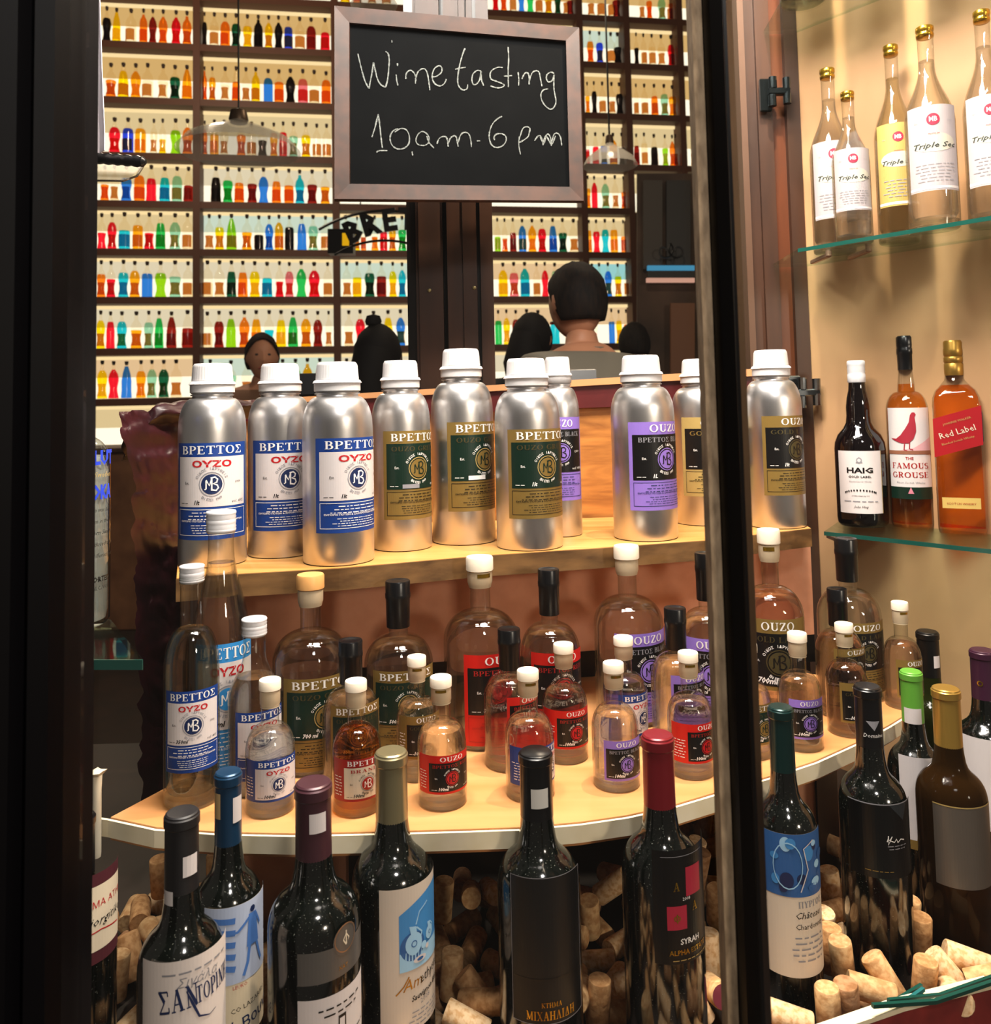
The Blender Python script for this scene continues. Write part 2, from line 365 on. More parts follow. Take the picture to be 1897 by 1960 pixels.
# ------------------------------------------------------------------ shared materials
paperW = mat('paper_white', 'd2cac9', .6); paperC = mat('paper_cream', 'd4c6ae', .6); blue = mat('print_blue', '143a84', .4); blueL = mat('print_light_blue', '2f86c8', .4)
navy = mat('print_navy', '16264f', .4); redI = mat('print_red', 'b3141c', .4); white = mat('print_white', 'efebe6', .45); black = mat('print_black', '0b0a0a', .35)
gold = mat('print_gold', '8a7038', .42, .35); goldL = mat('print_pale_gold', 'b49a5c', .42, .2); dgreen = mat('print_dark_green', '0b241a', .35); red = mat('print_scarlet', 'c41a12', .4)
purple = mat('print_purple', '8c6fc6', .4); greyI = mat('print_grey', '8b8a90', .5); darkred = mat('print_crimson', '9c1c18', .4)
dimgold = mat('print_dim_gold', '4e4528', .42, .3); foil = mat('print_gold_foil', 'b8902e', .25, .9)
alu = mat('brushed_aluminium', 'd4d2d2', .34, 1.0, aniso=.4); capW = mat('white_plastic', 'd6d3d3', .42); capM = mat('white_metal_cap', 'd2d0d2', .3)
capB = mat('black_capsule', '0a0a0c', .28); stop = mat('ivory_plastic', 'f0e2cc', .42); stopT = mat('frosted_plastic', 'dcc6a4', .4, trans=.25)
clear = shell('clear_glass'); basegl = liquid('base_glass', 'fdfdfb', 1.4, .5); water = liquid('clear_spirit'); amber = liquid('amber_spirit', 'ffd684', 1.35, .7); pale = liquid('pale_spirit', 'fbf8ea', 1.34, .38)
pinkl = liquid('rosy_spirit', 'faece6', 1.34, .4)
winebk = noisy('dark_wine_glass', '040705', '6c6e66', (640, 640, 640), 2, .11, lo=.67, hi=.74, spec=1.0); wineg = mat('olive_wine_glass', '20260a', .08, spec=.7, trans=.35, ior=1.2); wineb = mat('brown_wine_glass', '2e1c08', .08, spec=.7, trans=.5, ior=1.15)
oak = noisy('oak_board', 'c99557', 'b07838', (3, 40, 40), 8, .45, .1, lo=.3, hi=.7, dist=1.0)
oakd = noisy('oak_edge', '7d5a32', '523719', (6, 60, 60), 6, .5, .15)
oakg = noisy('grained_oak_panel', 'b9793a', '8a5424', (5, 5, 42), 7, .45, .1, dist=1.6)
ply = noisy('peach_shelf_top', 'cf9560', 'c0824c', (5, 40, 40), 6, .4, .03, lo=.3, hi=.7)
brownw = noisy('dark_brown_wood', '3d2313', '2c180c', (30, 30, 4), 6, .45, .15)
brownr = noisy('red_brown_wood', '5a2d14', '40200f', (30, 30, 4), 6, .4, .15)
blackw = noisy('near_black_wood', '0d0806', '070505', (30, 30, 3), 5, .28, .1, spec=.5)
beige = noisy('beige_wall_board', 'b88e66', 'a67e58', (8, 8, 3), 5, .6, .06)
clay = noisy('clay_panel', 'cc9474', 'be8666', (30, 30, 30), 6, .7, .05)
cream = noisy('cream_trim', 'f2e6c8', 'e6d8b4', (30, 30, 30), 4, .4, .03)
burg = noisy('burgundy_foil', '300a12', '1c060a', (14, 14, 24), 6, .42, .3, spec=.5)
redr = noisy('red_painted_rail', '521416', '400e10', (20, 20, 20), 4, .4, .05); tan = mat('pale_wood_ledge', 'c08a5c', .45)
glassg = shell('green_edged_glass', 'd8ece4', 1, .5); glasse = mat('glass_edge', '1a564c', .12, spec=.8, trans=.3)
plaster = mat('plaster_dark', '2a1e16', .8); floorm = noisy('dark_floor', '2a1a10', '1c120a', (8, 8, 8), 4, .6)
chrome = mat('dull_steel', '8e9498', .22, 1.0); ironm = mat('black_iron', '0a0a0a', .4, .5)
# ------------------------------------------------------------------ room shell
FZ = -.63; SZ = -.41; UZ = -.197; RZ = -1.30
def struct(name, V, Fc, m, parent=None, smooth=False):
    o = obj(name, V, Fc, m, parent, smooth=smooth)
    if parent is None: o['kind'] = 'structure'
    return o
V, Fc = slab([(-1.0, .60), (1.15, .60), (1.15, 1.62), (-1.0, 1.62)], FZ - .06, FZ); struct('floor', V, Fc, floorm)
V, Fc = slab([(-5.5, 1.7), (5.5, 1.7), (5.5, 8.2), (-5.5, 8.2)], RZ - .06, RZ); struct('floor', V, Fc, floorm)
V, Fc = slab([(-5.5, 1.7), (5.5, 1.7), (5.5, 8.2), (-5.5, 8.2)], 3.6, 3.66); struct('ceiling', V, Fc, plaster)
V, Fc = slab([(-1.2, .58), (1.3, .58), (1.3, 1.55), (-1.2, 1.55)], 1.16, 1.2); struct('ceiling', V, Fc, brownw)
V, Fc = box(-5.5, 8.2, RZ, 5.5, 8.3, 3.6); struct('wall_back', V, Fc, plaster)
V, Fc = box(-5.6, 1.7, RZ, -5.5, 8.2, 3.6); struct('wall_left', V, Fc, plaster)
# beige side wall of the display, running towards the street on the right
p0 = at(1556, 900, 1.47); d0 = Vector((.177, -.22, 0)).normalized()
p0.z = 0; w1 = p0 + d0 * .75; nn = Vector((-d0.y, d0.x, 0)); nn = nn if nn.x > 0 else -nn
V, Fc = slab([(p0.x, p0.y), (w1.x, w1.y), ((w1 + nn * .03).x, (w1 + nn * .03).y), ((p0 + nn * .03).x, (p0 + nn * .03).y)], FZ, 1.16); struct('wall_right', V, Fc, beige)
# ------------------------------------------------------------------ window_1: frame posts, putty strips and two panes
win = thing('window_1', (0, 0, 0), kind='structure')
YP = .55
def vx(px, py, Y): return at(px, py, Y).x
# left post: a moulded profile extruded upright
xr = vx(182, 980, YP + .04); prof = [(xr, YP), (xr - .004, YP - .012), (xr - .014, YP - .018), (xr - .019, YP - .012), (xr - .024, YP - .02), (xr - .034, YP - .026), (xr - .042, YP - .018), (xr - .05, YP - .03), (xr - .12, YP - .034), (xr - .12, YP + .04), (xr, YP + .04)]
V, Fc = slab(prof, -.68, 1.16); obj('frame_post', V, Fc, mat('post_paint', '050406', .5, spec=.1), win, smooth=False)
xa, xb = vx(1359, 980, YP + .03), vx(1434, 980, YP - .012)
prof = [(xa, YP + .03), (xa, YP), (xa + .006, YP - .012), (xa + .012, YP - .013), (xa + .018, YP - .006), (xb - .012, YP - .008), (xb - .006, YP - .016), (xb, YP - .004), (xb, YP + .03)]
V, Fc = slab(prof, -.68, 1.16); obj('frame_post', V, Fc, blackw, win, smooth=False)
V, Fc = bbox(xa - .0075, YP + .001, -.68, xa - .0006, YP + .016, 1.16, .001); obj('putty_strip', V, Fc, noisy('old_putty', 'a58d70', '7d6850', (200, 200, 60), 5, .8, .5), win, label='pale crusty putty strip along the post')
V, Fc = bbox(xb + .0005, YP + .004, -.68, xb + .004, YP + .016, 1.16, .001); obj('putty_strip', V, Fc, brownw, win)
pane = shell('window_pane', 'fefefe', .3, .15, rim='f4f4f4')
for a, b in ((xr + .002, xa - .001), (xb + .001, xb + .6)):
    V, Fc = box(a, YP + .018, -.68, b, YP + .022, 1.16); obj('pane', V, Fc, pane, win, smooth=False)
V, Fc = bbox(-.42, YP - .03, -.76, .9, YP + .05, -.685, .004); obj('sill', V, Fc, blackw, win, smooth=False)
# ------------------------------------------------------------------ inner casement behind the shelves: stiles with screws, hinges
YC = 1.475
cas = thing('inner_window_frame', (0, 0, 0), label='dark brown wooden inner casement with two meeting stiles behind the silver bottles', cat='window frame')
def stile(px0, px1, y0, y1, m, pz=700, z0=-.30, z1=1.16):
    a, b = vx(px0, pz, YC), vx(px1, pz, YC); V, Fc = bbox(a, YC + y0, z0, b, YC + y1, z1, .003); return obj('stile', V, Fc, m, cas, smooth=False)
stile(782, 800, .0, .05, blackw); stile(800, 806, -.006, .04, brownw); stile(806, 852, -.012, .04, brownw); stile(852, 860, .01, .05, blackw)
stile(861, 890, -.022, .03, brownw); stile(891, 917, -.026, .03, brownw); stile(917, 924, -.006, .04, blackw); stile(924, 948, -.014, .04, brownw)
for px, py in ((822, 556), (908, 551)):
    q = at(px, py, YC - (.012 if px < 850 else .026)); V, Fc = lathe([(0, 0), (.0032, 0), (.0036, .0008), (.003, .0022), (.0008, .0024), (0, .0016)], 14)
    s = obj('screw', V, Fc, mat('brass_screw', 'b9a878', .3, 1), cas); s.rotation_euler = (PI / 2, 0, 0); s.location = q
JR = thing('door_jamb', (0, 0, 0), label='brown ridged wooden jamb with two hinges beside the beige wall', cat='door frame')
def jamb(px0, px1, y0, m, z0=FZ):
    a, b = vx(px0, 700, YC), vx(px1, 700, YC); V, Fc = bbox(a, YC + y0, z0, b, YC + .05, 1.16, .003); obj('jamb_board', V, Fc, m, JR, smooth=False)
jamb(1434, 1446, -.01, mat('pale_jamb_edge', '4e3626', .5), -.2); jamb(1446, 1468, 0, brownw, -.2); jamb(1468, 1496, -.008, brownw, -.2); jamb(1496, 1522, 0, brownr, -.2); jamb(1522, 1548, -.012, brownw); jamb(1548, 1600, -.004, brownr)
for px, py in ((1472, 182), (1528, 752)):
    q = at(px, py, YC - .02); h = join(bbox(q.x - .016, q.y - .002, q.z - .03, q.x + .004, q.y + .004, q.z + .03, .002), bbox(q.x - .006, q.y - .022, q.z - .006, q.x + .03, q.y - .008, q.z + .006, .002),
        *[tube([(q.x + dx, q.y - .016, q.z + dz - .008), (q.x + dx, q.y - .016, q.z + dz + .012)], .007, 10) for dx, dz in ((.002, .014), (.026, .012), (.026, -.014), (.0, -.018))])
    obj('hinge', h[0], h[1], chrome if px > 1500 else mat('smoked_metal', '3c4446', .15, .9), JR, smooth=False, label='small metal hinge')
# ------------------------------------------------------------------ rear board, red rail and pale ledge behind the silver bottles
rail = thing('shelf_back', (0, 0, 0), label='grained oak back board with red rail and pale ledge above it', cat='panel')
def strip(px0, y0a, y0b, px1, y1a, y1b, Ya, Yb, dep, m, name):
    P = [at(px0, y0b, Ya), at(px1, y1b, Yb), at(px1, y1a, Yb), at(px0, y0a, Ya)]; V, Fc = quadbox(*P, (0, dep, 0)); return obj(name, V, Fc, m, rail, smooth=False)
strip(330, 808, 1040, 1440, 762, 1006, 1.40, 1.42, .012, oakg, 'oak_board')
strip(330, 783, 812, 1440, 717, 768, 1.39, 1.41, .02, redr, 'red_rail')
strip(330, 775, 784, 1440, 706, 720, 1.385, 1.405, .03, tan, 'ledge')
# ------------------------------------------------------------------ upper shelf
def curve_shelf(pts, z): return [(onz(px, py, z).x, onz(px, py, z).y) for px, py in pts]
us = thing('wooden_shelf', (0, 0, 0), label='straight upper oak shelf carrying the row of silver bottles', cat='shelf')
fr = curve_shelf([(338, 1107), (440, 1099), (650, 1087), (925, 1063), (1140, 1049), (1350, 1034), (1552, 1011)], UZ)
bk = [(fr[-1][0] + .02, 1.42), (vx(345, 1000, 1.38), 1.38)]
V, Fc = slab(fr + bk, UZ - .026, UZ); obj('board', V, Fc, oak, us, smooth=False)
fr2 = [(x, y - .0022) for x, y in fr]; V, Fc = slab(fr2 + [(x, y - .0002) for x, y in reversed(fr)], UZ - .0265, UZ - .0005); obj('front_edge', V, Fc, oakd, us, smooth=False, label='darker rough front edge')
# panel below the upper shelf and dark gap behind
bp = thing('back_panel', (0, 0, 0), label='plain clay coloured panel under the upper shelf behind the clear bottles', cat='panel')
def up4(pa, ya, pb, yb, z0, z1, dep=.012): A_, B_ = at(pa, 1150, ya), at(pb, 1150, yb); return quadbox((A_.x, A_.y, z0), (B_.x, B_.y, z0), (B_.x, B_.y, z1), (A_.x, A_.y, z1), (0, dep, 0))
V, Fc = up4(392, 1.15, 1556, 1.30, -.365, UZ - .028); obj('board', V, Fc, clay, bp, smooth=False)
V, Fc = up4(392, 1.19, 1556, 1.31, SZ + .001, -.366); obj('shade_board', V, Fc, blackw, bp, smooth=False, label='near-black strip as shade in the gap at its foot')  # near-black board stands in for shade in the open gap
# ------------------------------------------------------------------ lower curved shelf with cream edge
ls = thing('curved_shelf', (0, 0, 0), label='lower bowed wooden shelf with cream edging holding the small clear bottles', cat='shelf')
ctl = [(212, 1564), (300, 1583), (420, 1592), (560, 1595), (700, 1592), (850, 1588), (1000, 1583), (1110, 1573), (1200, 1560), (1290, 1540), (1380, 1513), (1470, 1486), (1560, 1456), (1640, 1420), (1700, 1388), (1752, 1356)]
fr = curve_shelf(ctl, SZ); bk = curve_shelf([(1730, 1322)], SZ) + [(fr[-1][0] - .16, 1.32), (vx(430, 1420, 1.22), 1.22)] + curve_shelf([(340, 1496)], SZ)
V, Fc = slab(fr + bk, SZ - .022, SZ); obj('board', V, Fc, ply, ls, smooth=False)
def offs(P, d):
    out = []
    for i, (x, y) in enumerate(P):
        a = P[max(0, i - 1)]; b = P[min(len(P) - 1, i + 1)]; tx, ty = b[0] - a[0], b[1] - a[1]; q = math.hypot(tx, ty); out.append((x + ty / q * d, y - tx / q * d))
    return out
o1, o2 = offs(fr, .0006), offs(fr, .0036)
ex = [(o1[0][0] - .012, o1[0][1] + .004)]; V, Fc = [], []
a = ex + o1; b = [(ex[0][0] - .002, ex[0][1] - .003)] + o2
V, Fc = slab(b + list(reversed(a)), SZ - .018, SZ - .0015); obj('edge_trim', V, Fc, cream, ls, smooth=False, label='glossy cream edging strip')
# ------------------------------------------------------------------ cabinet under the lower shelf: two side panels and back
cab = thing('display_plinth', (0, 0, 0), label='brown panels under the curved shelf framing the dark cork bin', cat='cabinet')
def panel(pa, ya, pb, yb, m, z1=SZ - .03, name='side_panel'):
    A_, B_ = at(pa, 1700, ya), at(pb, 1700, yb); V, Fc = quadbox((A_.x, A_.y, FZ + .001), (B_.x, B_.y, FZ + .001), (B_.x, B_.y, z1), (A_.x, A_.y, z1), (0, .014, 0)); obj(name, V, Fc, m, cab, smooth=False)
panel(452, 1.0, 668, 1.0, clay); panel(668, .995, 690, .995, blackw); panel(1530, 1.06, 1572, 1.10, clay); panel(1572, 1.09, 1612, 1.16, brownw); panel(690, 1.30, 1530, 1.30, brownw, name='rear_board')
# ------------------------------------------------------------------ burgundy foil-wrapped end panel on the left
fw_ = thing('wrapped_panel', (0, 0, 0), label='crumpled burgundy foil wrapped around the shelf end beside the silver bottles', cat='covered panel')
def crumple(cols, rows, fn, th, name, m, parent):
    V = []; n1 = cols + 1
    for j in range(rows + 1):
        for i in range(cols + 1): V.append(fn(i / cols, j / rows))
    Fc = [(j * n1 + i, j * n1 + i + 1, (j + 1) * n1 + i + 1, (j + 1) * n1 + i) for j in range(rows) for i in range(cols)]
    k = len(V); V2 = [Vector(v) + Vector(th) for v in V]; Fb = [tuple(k + q for q in reversed(f)) for f in Fc]
    edge = [(i, i + 1) for i in range(cols)] + [(rows * n1 + i + 1, rows * n1 + i) for i in range(cols)] + [((j + 1) * n1, j * n1) for j in range(rows)] + [(j * n1 + cols, (j + 1) * n1 + cols) for j in range(rows)]
    return obj(name, V + V2, Fc + Fb + [(b, a, a + k, b + k) for a, b in edge], m, parent, sharp=60)
from mathutils import noise
def foilf(u, v):
    y = 800 + 760 * v; x0 = 228 + 22 * min(1, v * 6) + 22 * v; x1 = 334 - 6 * v
    q = at(x0 + (x1 - x0) * u, y - 12 * (1 - u) * (1 - v), 1.08 + .10 * u + .04 * v)
    n = noise.noise(Vector((u * 1.4, v * 24, .3))) * .020 + noise.noise(Vector((u * 5, v * 50, 4))) * .007 + noise.noise(Vector((u * 12 + v * 9, v * 60, 9))) * .003
    return q + Vector((.3 * n * u, -n, n * .5))
crumple(22, 110, foilf, (0, .03, 0), 'foil_side', burg, fw_)
def foilt(u, v):
    x = 236 + 246 * u; yt = 838 - 62 * min(1, u * 3.2) ** .6 - 14 * u; yb = yt + 40 * (1 - .35 * u) + 6
    q = at(x, yt + (yb - yt) * v, 1.14 + .12 * u - .03 * math.sin(v * PI))
    n = noise.noise(Vector((u * 7, v * 3, 2.3))) * .014 + noise.noise(Vector((u * 16, v * 7, 5))) * .005
    return q + Vector((0, -n, n * .4))
crumple(40, 14, foilt, (0, .02, 0), 'foil_top', burg, fw_)
V, Fc = quadbox(at(327, 1085, 1.30), at(336, 1085, 1.30), at(336, 792, 1.30), at(327, 792, 1.30), (0, .01, 0)); obj('gilt_edge', V, Fc, noisy('gilt_strip', '8c6a34', '4c3a1c', (40, 40, 160), 4, .4, .4), fw_, smooth=False)
V, Fc = quadbox(at(300, 1500, 1.24), at(336, 1500, 1.24), at(336, 800, 1.36), at(300, 800, 1.36), (0, .012, 0)); obj('shade_board', V, Fc, blackw, fw_, smooth=False)  # near-black board stands in for the shade of a dark opening
# ------------------------------------------------------------------ the back-lit wall of coloured bottles
WY0 = 6.2; WX0 = vx(280, 700, WY0); WS = math.tan(math.radians(9.0))
def wally(px, py):
    """point of the rack front plane seen at a pixel"""
    d = ray(px, py); k = (WY0 - WX0 * WS) / (d.y - d.x * WS); return d * k
CW = math.cos(math.atan(WS)); SW_ = math.sin(math.atan(WS))
O3 = Vector((WX0, WY0, 0)); AX = Vector((CW, SW_, 0)); NB = Vector((-SW_, CW, 0))
def ws(px, py=400): return (wally(px, py) - O3).dot(AX)
def wp(s, dep, z): return O3 + AX * s + NB * dep + Vector((0, 0, z))
rows_y = {0: -17, 1: 80, 2: 186, 3: 292, 4: 384, 5: 476, 6: 568, 7: 666, 8: 762}
zrow = {k: wally(280, y).z for k, y in rows_y.items()}
zrow[-1] = zrow[0] + .38; zrow[9] = zrow[8] - .38
rack = thing('bottle_rack', (0, 0, 0), label='tall dark wooden rack with glowing back panels filled with coloured bottles', cat='shelving')
rackw = mat('rack_wood', '4e2a16', .6)
sdiv = [ws(84), ws(376), ws(643), ws(882), ws(1119), ws(1210), ws(1313), ws(1408), ws(1520)]
def rb(name, s0, s1, d0, d1, z0, z1, m, parent=rack, label=None):
    P = [wp(s, d, z) for z in (z0, z1) for d in (d0, d1) for s in (s0, s1)]
    return obj(name, P, [(0, 2, 3, 1), (4, 5, 7, 6), (0, 1, 5, 4), (2, 6, 7, 3), (0, 4, 6, 2), (1, 3, 7, 5)], m, parent, smooth=False, label=label)
for k in range(-1, 10):
    e = 6 if 5 <= 9 and k >= 4 else 9
    s1 = sdiv[5] if k >= 4 else sdiv[8]
    rb('rack_shelf', sdiv[0], s1, 0, .16, zrow[k] - .052, zrow[k], rackw)
for i, s in enumerate(sdiv):
    rb('upright', s - .026, s + .026, -.008, .16, (zrow[9] if i <= 5 else zrow[4]) - .05, zrow[-1], rackw)
bright = glow('glow_white', 'fff2d4', 1.45); tubeM = glow('tube_light', 'ffe0a4', 1.15)
backs = [glow('panel_amber', 'ecbf78', .9), glow('panel_cream', 'f0d49c', .95), glow('panel_pale', 'f0e0bc', .98), glow('panel_mint', 'dcebd4', .95), glow('panel_aqua', 'a8e4e0', .9), glow('panel_peach', 'f6cf9c', .95)]
zone = {0: 0, 1: 0, 2: 0, 3: 1, 4: 1, 5: 1, 6: 2, 7: 2, 8: 2, 9: 1}
sp = {(4, 1): 2, (5, 1): 3, (6, 1): 2, (8, 1): 3, (5, 2): 3, (6, 2): 3, (6, 3): 5, (7, 3): 5, (6, 4): 4, (7, 4): 5, (1, 4): 3, (1, 0): 0, (8, 0): 5}
for k in range(0, 10):
    for b in range(8):
        if k > 4 and b > 4: continue
        if k == 9 and b > 0: continue
        m = backs[sp.get((k, b), zone[k])]; a, c = sdiv[b] + .027, sdiv[b + 1] - .027; z0, z1 = zrow[k], zrow[k - 1] - .053
        rb('light_panel', a, c, .145, .155, z0 + .001, z1 - .001, m)
        rb('glow_panel', a + .002, c - .002, .132, .142, z0 + .004, z0 + min(.185, (z1 - z0) * .5), bright, label='added bright white glow panel low behind the bottles')  # added glowing strip gives the overexposed white between the bottles
        rb('tube_lamp', a + .002, c - .002, .108, .125, z1 - .026, z1 - .002, tubeM)
COL = {'y': ('yellow', 'ffe200'), 'a': ('amber', 'fcb010'), 'o': ('orange', 'fa8818'), 'r': ('red', 'ea1834'), 'd': ('dark red', '8c1c14'), 'b': ('blue', '2a80ff'), 'i': ('deep blue', '2a48ff'), 'c': ('turquoise', '18c8f4'),
       'k': ('black', '140c0a'), 'g': ('green', '24c462'), 'G': ('dark green', '0e5c44'), 'l': ('lime', '90d810'), 'w': ('clear', 'fff6e2'), 'p': ('pink', 'e67890'), 't': ('pale aqua', '94d8c8'), 'n': ('brown-labelled', 'f6e6c8')}
def sq(c): return tuple(math.sqrt(v) for v in lin(c)[:3])
LM = {}
for k, (nm, hx) in COL.items():
    m, nt, out = nodes_mat('liquid_' + nm.replace(' ', '_').replace('-', '_'))
    tr = nt.nodes.new('ShaderNodeBsdfTransparent'); tr.inputs[0].default_value = sq(hx) + (1,)
    gl_ = nt.nodes.new('ShaderNodeBsdfGlossy'); gl_.inputs['Roughness'].default_value = .15; ms = nt.nodes.new('ShaderNodeMixShader'); ms.inputs[0].default_value = .03
    nt.links.new(tr.outputs[0], ms.inputs[1]); nt.links.new(gl_.outputs[0], ms.inputs[2]); nt.links.new(ms.outputs[0], out.inputs[0]); LM[k] = m
labM = {k: tinted('label_paper_' + str(i), c, .04) for i, (k, c) in enumerate({'n': 'b8783c', 'k': '8a5a44', 'G': '5c5030', 'a': 'dc9c30', 'o': 'd07a28', 'r': 'd04838', 'd': 'a04430', 'b': '3c80a8', 'y': 'e0b42c', 'g': '4c9a50'}.items())}
cork_s = mat('small_dark_cork', '2c1a10', .7)
thin = tinted('rack_bottle_glass', 'fdfaf4', .015)
# unit profiles: straight-sided, waisted, round
PR = {0: [(.92, 0), (1, .02), (1, .62), (.86, .72), (.36, .84), (.30, .97), (.34, .975), (.34, 1)],
      1: [(.94, 0), (1, .03), (.74, .20), (.72, .32), (.98, .50), (1, .58), (.82, .70), (.34, .82), (.30, .97), (.34, .975), (.34, 1)],
      2: [(.9, 0), (1, .03), (.9, .25), (.92, .5), (.7, .72), (.4, .88), (.30, .97), (.34, .975), (.34, 1)]}
def pr_at(P, z):
    for (r0, z0), (r1, z1) in zip(P, P[1:]):
        if z <= z1: return r0 + (r1 - r0) * (z - z0) / max(z1 - z0, 1e-6)
    return P[-1][0]
_bm = {}
def unit(kind, sh, lv=1.0):
    key = (kind, sh, round(lv, 2))
    if key not in _bm:
        P = PR[sh]
        if kind == 'glass': V, Fc = lathe(P, 14)
        elif kind == 'cork': V, Fc = lathe([(.24, .955), (.3, .99), (.34, 1.0), (.36, 1.05), (.30, 1.07)], 10)
        elif kind == 'label':
            V, Fc = [], []
            for j, z in enumerate((.07, .2, .32, .42)):
                r = pr_at(P, z) * 1.015
                for i in range(13): a = -1.35 + 2.7 * i / 12; V.append((r * math.sin(a), -r * math.cos(a), z))
            Fc = [(j * 13 + i, j * 13 + i + 1, (j + 1) * 13 + i + 1, (j + 1) * 13 + i) for j in range(3) for i in range(12)]
        else:
            zz = [z for _, z in P if z < lv * .97]; Q = [(pr_at(P, z) * .95, max(z, .012)) for z in zz] + [(pr_at(P, lv * .97) * .95, lv * .97), (pr_at(P, lv) * .86, lv)]; V, Fc = lathe(Q, 14)
        _bm[key] = (V, Fc)
    return _bm[key]
_me = {}
def rmesh(kind, sh, lv, m):
    key = (kind, sh, round(lv, 2), m.name)
    if key not in _me: V, Fc = unit(kind, sh, lv); _me[key] = mesh(kind, V, Fc, m)
    return _me[key]
ORD = ['first', 'second', 'third', 'fourth', 'fifth', 'sixth', 'seventh', 'eighth', 'ninth', 'tenth', 'eleventh', 'twelfth', 'thirteenth']
BAYN = ['bay beside the window frame', 'wide bay next in', 'bay over the round sign', 'bay after the meeting stiles', 'narrow bay beyond the chalkboard', 'next narrow bay', 'bay behind the window post', 'last bay']
DATA = {
 (1, 0): '200k49 219y66 247w35 271o60 289d56 309o57 334r57 355o60', (1, 1): '388k50 408w42 429o52 450G48 472y44 493k60 513y54 532k55 551i46 573w38 595d50 622r38',
 (2, 0): '208o35 232y55 256a55 279w36 309w36 332G45 355a62', (2, 1): '388o62 404a48 429w33 450o40 469n25 488y62 512b50 533o42 555k55 579p50 601n28 624o50',
 (3, 0): '215r52 241i50 265a50 291w44 308y30 333l48 356o55', (3, 1): '389o52 408a42 427w40 460o42 480n30 501k32 523a48 541r50 561t42 585y45 606n28 625n28',
 (4, 0): '196o33 215n30 238b46 263o52 286r46 312c48 336t52 358d33', (4, 1): '411k50 434g44 456o40 481d38 503b53 528o44 552o36 573c58 597d38 622a35',
 (5, 0): '190r32 210r53 234c37 260a47 282r32 304g52 332t54 356n32', (5, 1): '398n30 418y45 441l62 471a35 494k30 514b52 533a55 553k46 577b53 599t48 623n30',
 (6, 0): '189o45 208r36 232c48 254a52 278b46 304l47 332t40 357n30', (6, 1): '394n30 418n34 441G50 463o48 486y50 510c37 534r30 553p50 576g55 601r52 627n35',
 (7, 0): '188y55 207r52 229c52 257a35 281t50 301g58 325d60 357d38', (7, 1): '394n28 417d50 440l55 466o58 489a54 514c33 537y52 560g57 585a54 608d52 629n50',
 (8, 0): '191y55 213r56 238b62 266a52 287t55 310G55 334n35', (8, 1): '400n30 440t40 470n36 540k40 565g62 588a60 612r52',
 (5, 2): '662a34 684y34 696o26 718a28 735r38 752a42 771g42', (6, 2): '664n32 684y38 708G46 731d40 753y50 771c52', (7, 2): '668n32 690r52 716a50 744y54 768b54', (0, 2): '660y60 684o50 712n40 740w40',
 (8, 2): '664o40 690a48 740r40', (0, 3): '950r40 966o46 984w30 1000b40 1017g34 1034n30 1052y46 1070G40 1086n34 1103d30', (0, 4): '1134n26 1153n26 1173n26 1193d36', (0, 5): '1232n26 1246o38 1270t44 1289n28 1303o36',
 (5, 3): '955l30 969o24 985d38 1003b52 1022a52 1041r46 1062b52 1081G38 1102n30', (6, 3): '966y52 987p46 1008c55 1031n30 1047r52 1066t50 1090a40 1106o40', (7, 3): '957g46 973y52 991d48 1012o48 1034r40 1066c44 1096a50',
 (1, 4): '1133o44 1151i42 1173w26 1194k34', (1, 5): '1222k35 1236n26 1252w38 1270w38 1288r45 1303o38', (2, 4): '1128a36 1141k46 1157w28 1175n26 1194k42', (2, 5): '1222n35 1238n28 1257o40 1276t44 1298a40',
 (3, 4): '1128p30 1144r36 1160b38 1178a50 1197k35', (3, 5): '1223d40 1238w45 1257k38 1278l36 1292o50 1306o20', (4, 4): '1128a40 1142r52 1163t50 1182n24 1198o34', (5, 4): '1130a44 1146r42 1163c46 1180a45 1198o32',
 (6, 4): '1134n30 1152r40 1169b50 1188y40 1204n30', (7, 4): '1142r20 1176b42 1190y44 1204o36', (0, 6): '1330o40 1402t44', (1, 6): '1330r40 1403g30', (2, 6): '1334a40 1400k44', (3, 6): '1334n30 1400t46', (0, 7): '1420y40 1438o36', (1, 7): '1421G40 1440w30', (2, 7): '1422o40', (3, 7): '1420t42 1438d40'}
import re
ROWN = {0: 'topmost row', 1: 'second row down', 2: 'third row down', 3: 'fourth row down', 4: 'fifth row down', 5: 'sixth row down', 6: 'seventh row down', 7: 'eighth row down', 8: 'lowest row'}
